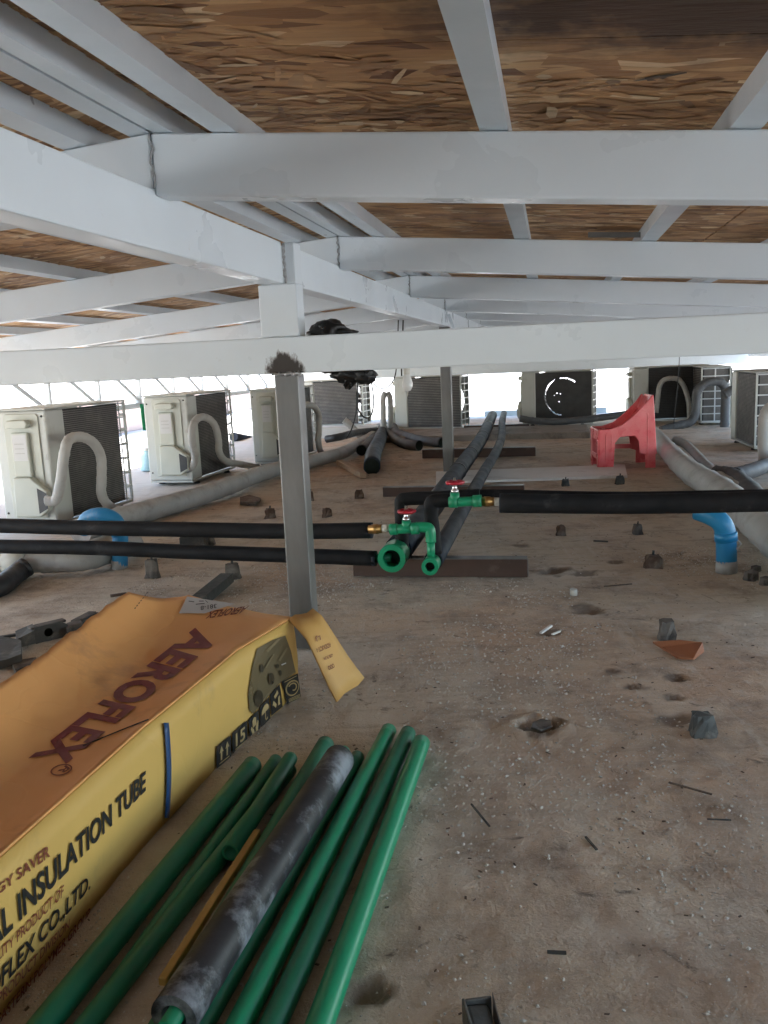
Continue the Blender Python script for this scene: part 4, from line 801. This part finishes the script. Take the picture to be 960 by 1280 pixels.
line('hose', [G(-30, 742, .03), G(0, 733, .03), G(22, 716, .035), G(34, 708, .05)], .04, 'black', 'black hose curving under the crumpled duct at the left edge', 'hose')
Y1 = 9.1
line('hose', [G(478, 537, .06), G(474, 552, .06), G(467, 567, .055), G(465, 583, .05)], .064, 'foamdust', 'cut grey hose stub with its round black end facing the room', 'hose', 'cut hose ends', cut=1)
line('hose', [G(474, 535, .05), G(468, 545, .05), G(460, 555, .05), G(452, 563, .045)], .05, 'taped', 'cut brown hose stub left of the grey one', 'hose', 'cut hose ends', cut=1)
line('hose', [G(480, 531, .06), G(485, 541, .05), G(498, 551, .045), G(512, 556, .04), G(524, 557, .04)], .047, 'taped', 'dark curved hose lying right of the grey cut stub', 'hose', 'cut hose ends', cut=1)
line('hose', [G(492, 534, .06), G(496, 541, .06), G(510, 546, .045), G(530, 551, .045), G(553, 553, .045)], .046, 'taped', 'dark hose reaching the rear post along the ledge', 'hose', 'cut hose ends', cut=1)
line('riser', [YD(x, y, 9.0) for x, y in ((479, 536), (479, 515), (479, 498), (482, 490))], .03, 'tapel', 'left pale wrapped riser beside the condenser behind the post', grp='pale wrapped risers')
line('riser', [YD(x, y, 9.1) for x, y in ((488, 537), (488, 515), (487.5, 498), (484, 490))], .03, 'tapel', 'right pale wrapped riser beside the condenser behind the post', grp='pale wrapped risers')
line('hose', [YD(430, 525, 8.9), YD(436, 530, 8.9), YD(443, 537, 8.9), YD(450, 545, 8.8)], .036, 'tapel', 'short pale pipe leaning on the white ledge', 'hose')
line('hose', [G(408, 549, .1), G(425, 546, .12), G(445, 541, .12), G(470, 538, .1)], .035, 'black', 'black hose lying along the white ledge', 'hose')
line('duct', [G(x, y, .07) for x, y in ((816, 541), (829, 556), (844, 573), (866, 592), (900, 613), (926, 634), (950, 657), (985, 690), (1030, 735))], [.06, .064, .068, .07, .072, .074, .07, .066, .06], 'tape', 'thick grey wrapped duct running down the right side', 'duct')
line('duct', [G(x, y, .06) for x, y in ((845, 550), (858, 556), (870, 568), (884, 583), (900, 597), (925, 612), (960, 628))], [.034, .034, .03, .032, .035, .038, .04], 'tapel', 'thin pale flexible duct lying right of the thick right duct', 'duct')
line('duct', [G(x, y, .06) for x, y in ((895, 594), (915, 597), (932, 610), (950, 628), (980, 655))], .056, 'taped', 'dark brown wrapped duct branching by the right edge', 'duct')
line('duct', [G(x, y, .07) for x, y in ((918, 594), (938, 589), (962, 580), (1000, 566))], .045, 'taped', 'dark pipe leaving to the right edge beyond the black hose', 'duct')
yr = 8.6
line('refrigerant_pipe', [YD(x, y, yr) for x, y in ((826, 538), (846, 532), (862, 528), (869, 518), (870, 503), (872, 489), (882, 479), (896, 477), (904, 481), (907, 492), (906, 515), (905, 536), (898, 547), (882, 551), (862, 553))], .043, 'taped', 'dark looping pipe standing left of the right hand condenser', grp='wrapped refrigerant pipes')
line('refrigerant_pipe', [YD(x, y, 7.9) for x, y in ((905, 494), (914, 488), (930, 484), (942, 484), (950, 492), (952, 510), (951, 530), (950, 545))], .042, 'taped', 'dark pipe arching over the right hand condenser coil', grp='wrapped refrigerant pipes')
line('refrigerant_pipe', [YD(x, y, 9.3) for x, y in ((862, 522), (861, 505), (857, 488), (850, 476), (842, 473), (830, 475), (824, 484), (822, 500), (820, 516))], .026, 'tape', 'thin grey pipe arch before the coil behind the red chair', grp='wrapped refrigerant pipes')
line('refrigerant_pipe', [YD(x, y, 5.6) for x, y in ((956, 575), (955, 545), (957, 520), (966, 508), (982, 504))], .04, 'tape', 'grey wrapped pipe standing at the right edge', grp='wrapped refrigerant pipes')
line('hose', [YD(x, y, 8.9) for x, y in ((650, 523), (668, 526), (700, 527), (735, 524), (765, 520), (790, 516))], .035, 'taped', 'dark hose slung along the middle far condenser', 'hose')
# blue pipes
def bluepipe(pts, r, label): 
    root = thing('blue_pipe', label, 'pipe', (pts[0].x, pts[0].y, 0), 0, 'blue plastic pipes rising from the slab'); q = spline(pts, 6); MB().tube(q, r, 18).build('pipe', M['blue'], root)
    MB().tube([Vector((pts[0].x, pts[0].y, -.01)), Vector((pts[0].x, pts[0].y, .035))], [r * 1.05, r * 1.02], 16).build('cement_collar', M['tapel'], root); k = len(q) // 3
    d = (q[k + 1] - q[k]).normalized(); MB().tube([q[k] - d * .004, q[k] + d * .03], r * 1.1, 18).build('socket', M['blue'], root); return root
yb = G(908, 712).y
bluepipe([G(908, 712), YD(908, 690, yb), YD(907, 668, yb), YD(902, 654, yb), YD(890, 645, yb + .02), YD(872, 638, yb + .06)], .036, 'blue pipe elbow below the thick black hose on the right')
yb = G(150, 710).y
bluepipe([G(150, 710), YD(150, 690, yb), YD(150, 668, yb), YD(144, 651, yb), YD(128, 644, yb), YD(110, 648, yb + .03), YD(102, 664, yb + .05)], .032, 'blue pipe bend behind the two black hoses on the left')
k_ = MB(); bp = YD(920, 682, G(908, 712).y - .02); k_.tube([bp + Vector((-.01, 0, .012)), bp + Vector((.006, -.004, .02)), bp + Vector((.018, 0, .006)), bp + Vector((.008, .002, -.008)), bp + Vector((-.008, 0, -.002)), bp + Vector((.014, -.004, -.022))], .0035, 7); o = k_.build('cloth_tie', M['capw'], loc=bp); tag(o, 'white cloth knot tied to the right blue pipe', 'tie')
# ------------------------------------------------------------------ red chair
cA = G(749, 587); yaw = -.08; Ls = .345
ch = thing('chair', 'red plastic child chair with curved high back facing left', 'chair', cA, yaw)
prof = [(0, 0), (.105, 0), (.115, .19), (.15, .235), (.255, .24), (.285, .20), (.295, .11), (.335, .10), (.335, 0), (.41, 0), (.405, .3), (.39, .505), (.375, .528), (.33, .47), (.245, .385), (.16, .32), (.08, .295), (0, .292)]
q_ = Ls / .345; q_ = max(.85, min(1.25, q_)); prof = [(x * q_, z) for x, z in prof]; w_ = .34
ch.scale = (.93, .93, .93)
Ms = lambda y: Matrix(((1, 0, 0, 0), (0, 0, -1, y), (0, 1, 0, 0), (0, 0, 0, 1)))
MB().prism(prof, 0, .012, Ms(.012)).build('side_panel', M['red'], ch, local=True, bevel=.005, seg=3)
MB().prism(prof, 0, .012, Ms(w_)).build('side_panel', M['red'], ch, local=True, bevel=.005, seg=3)
for y in (.012, w_ - .012):     # raised ribs on the legs
    pass
for x, z in ((.045 * q_, .26), (.085 * q_, .26), (.345 * q_, .40)): MB().box(x, x + .010, -.004, -.0005, .01, z).build('rib', M['red'], ch, local=True, bevel=.003)
fm = MB(); fm.box(-.008, .0, .001, w_ - .001, .215, .291); fm.box(-.008, -.0002, .001, .07, 0, .2149); fm.box(-.008, -.0002, w_ - .07, w_ - .001, 0, .2149); fm.box(-.008, -.0002, .0701, w_ - .0701, .07, .11)
fm.build('front_panel', M['red'], ch, local=True, bevel=.004, seg=3)
bm_ = MB(); xb = .41 * q_
bm_.hexa([(xb, .001, .1), (xb + .008, .001, .1), (xb + .008, w_ - .001, .1), (xb, w_ - .001, .1), (xb - .022 * q_, .03, .53), (xb - .014 * q_, .03, .53), (xb - .014 * q_, w_ - .03, .53), (xb - .022 * q_, w_ - .03, .53)])
bm_.build('back_panel', M['red'], ch, local=True, bevel=.004, seg=3)
sv = []; cur = [(0, .292), (.04, .282), (.09, .272), (.16, .272), (.23, .295), (.30, .36), (.345, .43), (.38, .528)]; ny_ = 9
for x, z in cur:
    for j in range(ny_): f_ = j / (ny_ - 1) * 2 - 1; sv.append((x * q_ + .0, .006 + (w_ - .012) * j / (ny_ - 1), z - .02 * (1 - f_ * f_)))
se = MB().add(sv, [(i * ny_ + j, i * ny_ + j + 1, (i + 1) * ny_ + j + 1, (i + 1) * ny_ + j) for i in range(len(cur) - 1) for j in range(ny_ - 1)], True).build('seat', M['red'], ch, local=True); solid(se, .006)
MB().box(.116 * q_, .30 * q_, w_ - .02, w_ - .0125, .115, .15).build('stretcher', M['red'], ch, local=True, bevel=.003)
# ------------------------------------------------------------------ bag, bulb, cords on the tie beam
bg = thing('bag', 'black plastic bag slung over the tie beam right of the front post', 'bag', W(.12, 2.42, .8754), -TH)
def blob(px, py, t, rx, ry, rz, seed, n=14):
    c = FT(px, py, t); v = []; f = []
    for i in range(n + 1):
        for j in range(2 * n):
            th_, ph = math.pi * i / n, math.pi * j / n; d = Vector((math.sin(th_) * math.cos(ph), math.sin(th_) * math.sin(ph), math.cos(th_)))
            k = 1 + .35 * noise.noise(d * 2.0 + Vector((seed, 0, 0))) + .08 * noise.noise(d * 6 + Vector((0, seed, 0))); v.append((c.x + d.x * rx * k, c.y + d.y * ry * k, c.z + d.z * rz * k))
    for i in range(n):
        for j in range(2 * n): f.append((i * 2 * n + j, i * 2 * n + (j + 1) % (2 * n), (i + 1) * 2 * n + (j + 1) % (2 * n), (i + 1) * 2 * n + j))
    return v, f
b1 = MB(); b1.add(*blob(408, 414, 2.46, .055, .04, .03, 3), True); b1.add(*blob(430, 416, 2.46, .035, .03, .012, 8), True); b1.add(*blob(416, 445, 2.45, .055, .015, .05, 2), True); b1.build('upper_fold', M['bag'], bg)
b2 = MB(); b2.add(*blob(438, 468, 2.455, .05, .016, .024, 5), True); b2.add(*blob(436, 476, 2.46, .016, .014, .022, 9), True); b2.add(*blob(455, 470, 2.455, .034, .014, .022, 11), True); b2.build('hanging_fold', M['bag'], bg)
def cord(pts, r, label, t=2.46): o = MB().tube(spline([FT(x, y, t) for x, y in pts], 6), r, 7).build('cord', M['cord'], loc=FT(*pts[0], t)); tag(o, label, 'cord')
cord([(447, 466), (447, 500), (448, 512), (456, 522), (464, 519), (467, 500), (464, 476)], .0022, 'black cord loop hanging from the bag')
cord([(446, 490), (445, 515), (440, 535), (433, 548)], .0018, 'black cord end trailing left below the bag')
cord([(463, 474), (472, 484), (482, 485), (490, 478), (495, 464), (497, 430), (498, 400)], .0018, 'black cord swagged from the bag up to the girder')
cord([(502, 470), (502, 450), (504, 400)], .0022, 'black lamp flex hanging beside the bulb')
bl = thing('bulb', 'white light bulb hanging under the tie beam', 'bulb', FT(509, 470, 2.46), 0)
MB().lathe([(.0, -.034), (.009, -.031), (.0145, -.02), (.0145, -.01), (.009, .012), (.008, .016)], 18, TR(FT(509, 474, 2.46))).build('glass', M['bulb'], bl)
MB().lathe([(.0085, .012), (.0095, .016), (.0095, .045), (.006, .052)], 14, TR(FT(509, 474, 2.46))).build('holder', M['capw'], bl)
o = MB().tube([FT(508, 483, 2.46), FT(510, 490, 2.46), FT(509, 496, 2.46)], .0012, 6).build('cord', M['capw'], loc=FT(508, 483, 2.46)); tag(o, 'short white thread below the bulb', 'cord')
o = MB().tube(spline([FT(849, 443, 2.5), FT(849, 452, 2.5), FT(847, 480, 2.55), FT(843, 520, 2.6), FT(842, 536, 2.65)], 5), .0011, 6).build('cord', M['cord'], loc=FT(849, 443, 2.5)); tag(o, 'thin dark wire hanging from the tie beam by the red chair', 'wire')
# ------------------------------------------------------------------ things outside on the left
gt = FA(177, 520, -2.3); m_ = MB(); m_.add([FA(x, y, -2.3 + .02 * math.sin(y)) for y in (505, 512, 520, 528, 538) for x in (175 + (y - 505) * .12, 182 + (y - 505) * .12)], [(2 * i, 2 * i + 1, 2 * i + 3, 2 * i + 2) for i in range(4)], True)
o = m_.build('cloth', M['gtape'], loc=gt); solid(o, .004); tag(o, 'bright green cloth strip hanging behind the nearest left condenser', 'cloth')
jp = G(186, 588); jg = thing('jug', 'pale cyan water jug outside between the two near left condensers', 'jug', jp, 0)
MB().lathe([(.06, .0), (.065, .01), (.065, .10), (.06, .125), (.03, .15), (.03, .165)], 18, TR(jp)).build('body', M['jug'], jg); MB().lathe([(.033, .1651), (.033, .185), (.0, .186)], 14, TR(jp)).build('lid', M['capw'], jg)
o = MB().tube([FA(296, 567, -2.7), FA(335, 556, -2.7)], .018, 12).build('orange_pipe', M['orange'], loc=FA(296, 567, -2.7)); tag(o, 'orange pipe on the ground between second and third left condensers', 'pipe')
o = MB().tube([FA(292, 546, -2.75), FA(345, 556, -2.75)], .05, 14).build('grey_pipe', M['foamdust'], loc=FA(292, 548, -2.75)); tag(o, 'dark grey pipe outside between second and third left condensers', 'pipe')
# ------------------------------------------------------------------ anchor blocks and litter on the slab
def block(px, py, wp, hp, label, mat='rust', pin=True, ty=.8):
    P = G(px, py); sc = (P - O).length / FPX; w_, h_ = wp * sc, hp * sc * .88; b = MB(); n = 12; prof = [(.62, -.01), (.56, h_ * .25), (.5, h_ * .7), (.42, h_ * .95)]
    vs = []; rnd = random.Random(px * 31 + py)
    for k_, z in prof:
        for i in range(n):
            a = 2 * math.pi * (i + .5) / n; q = 1 / max(abs(math.cos(a)), abs(math.sin(a))) ** .75; vs.append((P.x + k_ * w_ * q * math.cos(a) * rnd.uniform(.78, 1.16), P.y + k_ * w_ * ty * q * math.sin(a) * rnd.uniform(.78, 1.16), z * rnd.uniform(.84, 1.06)))
    fs = [(r * n + i, r * n + (i + 1) % n, (r + 1) * n + (i + 1) % n, (r + 1) * n + i) for r in range(3) for i in range(n)] + [tuple(range(3 * n, 4 * n))]
    b.add(vs, fs)
    root = thing('anchor_block', label, 'anchor block', (P.x, P.y, 0), 0, 'old anchor blocks left in the slab'); b.build('block', M[mat], root)
    if pin: MB().tube([(P.x, P.y, h_ * .9), (P.x + .002, P.y, h_ * 1.22)], max(.0022, w_ * .09), 8).build('bolt', M['darkiron'], root)
for px, py, wp, hp, lb, mt, pn in ((338, 646, 12, 13, 'rusty anchor block just left of the front post', 'rust', 1), (409, 645, 11, 12, 'rusty anchor block just right of the front post', 'rust', 0), (389, 625, 6, 13, 'small dark anchor block peeking from behind the front post', 'rust', 1), (449, 621, 10, 11, 'rusty anchor block left of the black riser', 'rust', 0),
    (191, 720, 15, 24, 'mortar crusted anchor block with a bolt, behind the carton', 'mortar', 1), (291, 722, 17, 22, 'round mortar anchor block at the end of the grey bar', 'mortar', 1), (262, 680, 11, 16, 'small mortar block between the two black hoses', 'mortar', 0), (707, 606, 8, 9, 'left of two small dark anchor blocks before the grey board', 'darkiron', 1), (775, 604, 9, 11, 'right of two small dark anchor blocks by the board end', 'darkiron', 1),
    (701, 668, 10, 14, 'dark anchor block below the thick right hose', 'rust', 0), (797, 666, 10, 13, 'grey anchor block below the right hose, near the blue pipe', 'mortar', 1), (816, 708, 17, 18, 'low dark lump of an anchor block left of the blue pipe', 'rust', 1), (833, 797, 17, 26, 'cement smeared anchor block behind the terracotta shard', 'mortar', 0), (878, 918, 24, 30, 'dark square anchor block on the right foreground', 'stub', 0)):
    block(px, py, wp, hp, lb, mt, pn)
P = G(606, 1296); r = thing('steel_stub', 'cement smeared cut steel stub at the bottom edge', 'steel stub', P, .12)
MB().box(-.021, -.017, -.03, .03, -.01, .031).box(-.0169, .016, .026, .03, -.01, .030).build('angle_iron', M['stub'], r, local=True, bevel=.0015)
MB().hexa([(-.0168, -.03, -.01), (.02, -.03, -.01), (.016, .0255, -.01), (-.0168, .0255, -.01), (-.0165, -.025, .020), (.008, -.03, .012), (.010, .025, .024), (-.0165, .025, .026)]).build('mortar', M['stub'], r, local=True, bevel=.004)
MB().hexa([(.0165, -.03, -.01), (.020, -.03, -.01), (.021, .03, -.01), (.0175, .03, -.01), (.0165, -.02, .018), (.018, -.02, .018), (.018, .029, .034), (.0172, .029, .034)]).build('plate', M['galv'], r, local=True)
P = G(717, 744); r = thing('cap', 'small white plastic cap on the slab', 'cap', P, 0); MB().pipe([P, P + Vector((0, 0, .022))], .0125, .010, 18).build('rim', M['capw'], r); MB().lathe([(.0, .016), (.0102, .016), (.0102, .0165)], 16, TR(P)).build('cover', M['capw'], r)
def shard(poly, z, h_, mat, name, label, cat, grp=None):
    P = [G(x, y, z) for x, y in poly]; c = sum(P, Vector()) / len(P); b = MB(); n = len(P); b.add([(p.x, p.y, max(0, p.z - .004) - .002) for p in P] + [(p.x, p.y, p.z + h_ * (1 + .5 * noise.noise(p * 31))) for p in P], [tuple(reversed(range(n))), tuple(range(n, 2 * n))] + [(i, (i + 1) % n, n + (i + 1) % n, n + i) for i in range(n)])
    o = b.build(name, M[mat], loc=c, bevel=.0008); tag(o, label, cat, grp); return o
ts = MB(); q = [G(816, 805, .012), G(827, 812, .0), G(848, 825, .0), G(867, 826, .0), G(880, 816, .002), G(878, 806, .02), G(850, 803, .02)]
ts.add([(p.x, p.y, p.z + .002) for p in q] + [(p.x, p.y, p.z + .007) for p in q], [tuple(reversed(range(7))), tuple(range(7, 14))] + [(i, (i + 1) % 7, 7 + (i + 1) % 7, 7 + i) for i in range(7)]); o = ts.build('tile_shard', M['clay'], loc=q[0]); tag(o, 'broken orange terracotta shard on the slab', 'shard')
def stick(a, b, r, label, mat='wood', zz=.004): A, B = G(*a, zz), G(*b, zz); o = MB().bar(A, B, r * 2, r * 1.4).build('twig', M[mat], loc=A); tag(o, label, 'twig')
o = MB().bar(G(424, 578, .025), G(454, 594, .025), .045, .04).build('wood_offcut', M['wood'], loc=G(440, 590), bevel=.002); tag(o, 'raw wooden offcut lying before the cut hoses', 'wood')
stick((589, 1005), (612, 1033), .0016, 'dark twig right of the long bright pipes', 'darkiron'); stick((732, 1046), (746, 1062), .0018, 'short dark chip in the middle foreground', 'darkiron'); stick((836, 978), (890, 993), .0018, 'long thin twig in the right foreground', 'rust')
stick((884, 1024), (914, 1025), .0014, 'short twig right of centre below the long one', 'darkiron'); stick((684, 1190), (708, 1191), .0022, 'dark wood chip near the bottom edge', 'darkiron'); stick((676, 791), (689, 782), .004, 'pale wood splinter in the shallow pit', 'board', .012); stick((690, 793), (700, 789), .003, 'second pale splinter in the shallow pit', 'board', .01)
stick((755, 733), (790, 730), .0025, 'thin twig behind the white cap', 'rust'); stick((742, 676), (760, 677), .004, 'dark sliver below the right hose', 'darkiron')
# grey bar, holed iron and broken pieces on the left
A, B = G(238, 760, .02), G(284, 722, .02); o = MB().bar(A, B, .052, .036).build('bar', M['darkiron'], loc=A, bevel=.003); tag(o, 'dirty dark steel bar reaching from the carton to the anchor block', 'steel bar')
def holed(p, q, h_, d_, label, mat='darkiron'):
    A, B = G(*p, 0), G(*q, 0); e = (B - A); L = e.length; yaw = math.atan2(e.y, e.x); r = thing('holed_iron', label, 'scrap iron', A, yaw, 'dirty iron scraps beside the carton')
    b = MB(); n = 16; R = h_ * .27; cx_, cz_ = L * .45, h_ * .52; vs = []
    for k in range(n):
        a = 2 * math.pi * (k + .5) / n; c, s_ = math.cos(a), math.sin(a); t1 = (L - cx_ if c > 0 else cx_) / max(1e-6, abs(c)); t2 = (h_ - cz_ if s_ > 0 else cz_) / max(1e-6, abs(s_)); m_ = min(t1, t2)
        for y in (0, d_): vs += [(cx_ + R * c, y, cz_ + R * s_), (cx_ + m_ * c, y, cz_ + m_ * s_)]
    fs = []
    for k in range(n): i, j = 4 * k, 4 * ((k + 1) % n); fs += [(i, i + 1, j + 1, j), (i + 2, j + 2, j + 3, i + 3), (i, j, j + 2, i + 2), (i + 1, i + 3, j + 3, j + 1)]
    b.add(vs, fs).build('plate', M[mat], r, local=True); MB().box(0, L, d_ + .0005, d_ + .03, h_ * .86, h_).build('flange', M['mortar'], r, local=True, bevel=.002)
    MB().box(.004, L - .004, d_ + .031, d_ + .033, .0, h_ * .84).build('hole_shade', M['hole'], r, local=True); return r  # near-black sheet added behind the hole to stand for its shade
holed((42, 806), (86, 795), .052, .006, 'dirty iron plate with a round hole, left of the carton'); holed((102, 787), (124, 775), .03, .006, 'small holed iron scrap half under the carton edge')
shard(((-14, 838), (8, 832), (28, 826), (27, 806), (4, 803), (-14, 806)), .02, .022, 'darkiron', 'iron_scrap', 'dark lumpy scrap at the left edge beside the carton', 'scrap iron', 'dirty iron scraps beside the carton')
shard(((20, 842), (40, 836), (46, 827), (28, 828), (15, 834)), .008, .012, 'mortar', 'mortar_chip', 'flat mortar chip below the holed plate', 'chip')
shard(((22, 808), (44, 802), (42, 790), (20, 797)), .012, .03, 'darkiron', 'iron_scrap', 'blackened scrap left of the holed plate', 'scrap iron', 'dirty iron scraps beside the carton')
shard(((84, 795), (104, 787), (100, 780), (84, 786)), .01, .02, 'mortar', 'mortar_chip', 'grey chip between the two holed iron scraps', 'chip')
stick((0, 797), (28, 792), .006, 'flat dark strip at the left edge beyond the scrap', 'darkiron', .01); stick((138, 745), (158, 742), .006, 'reddish chip behind the far left carton corner', 'rust', .01)
shard(((664, 916), (676, 919), (690, 914), (688, 906), (676, 904), (666, 908)), -.01, .012, 'mortar', 'stone', 'flat stone lying in the round pit', 'stone')
shard(((300, 630), (320, 631), (326, 625), (312, 621), (300, 624)), .01, .015, 'rust', 'debris', 'low dark debris heap left of the front post', 'debris')
q0 = G(243, 683); o = MB().box(-.06, .06, -.03, .03, -.01, .05, TR(q0) @ Matrix.Rotation(-.1, 4, 'Z')).build('metal_box', M['darkiron'], loc=q0, bevel=.006); tag(o, 'dark square metal box between the black hoses', 'box')
for (x, y, w_, lb) in ((938, 722, .05, 'dark rubble lump at the right edge'), (957, 728, .04, 'small rubble lump at the far right edge'), (945, 712, .03, 'broken rubble bit behind the right edge lump')):
    P = G(x, y); b = MB(); n = 8; b.add([(P.x + w_ * .6 * math.cos(k / n * 6.28) * random.uniform(.6, 1.2), P.y + w_ * .5 * math.sin(k / n * 6.28) * random.uniform(.6, 1.2), z) for z in (-.01, w_ * .4) for k in range(n)] + [(P.x, P.y, w_ * .6)], [(k, (k + 1) % n, n + (k + 1) % n, n + k) for k in range(n)] + [(n + k, n + (k + 1) % n, 2 * n) for k in range(n)]); o = b.build('rubble', M['mortar'], loc=P); tag(o, lb, 'rubble')
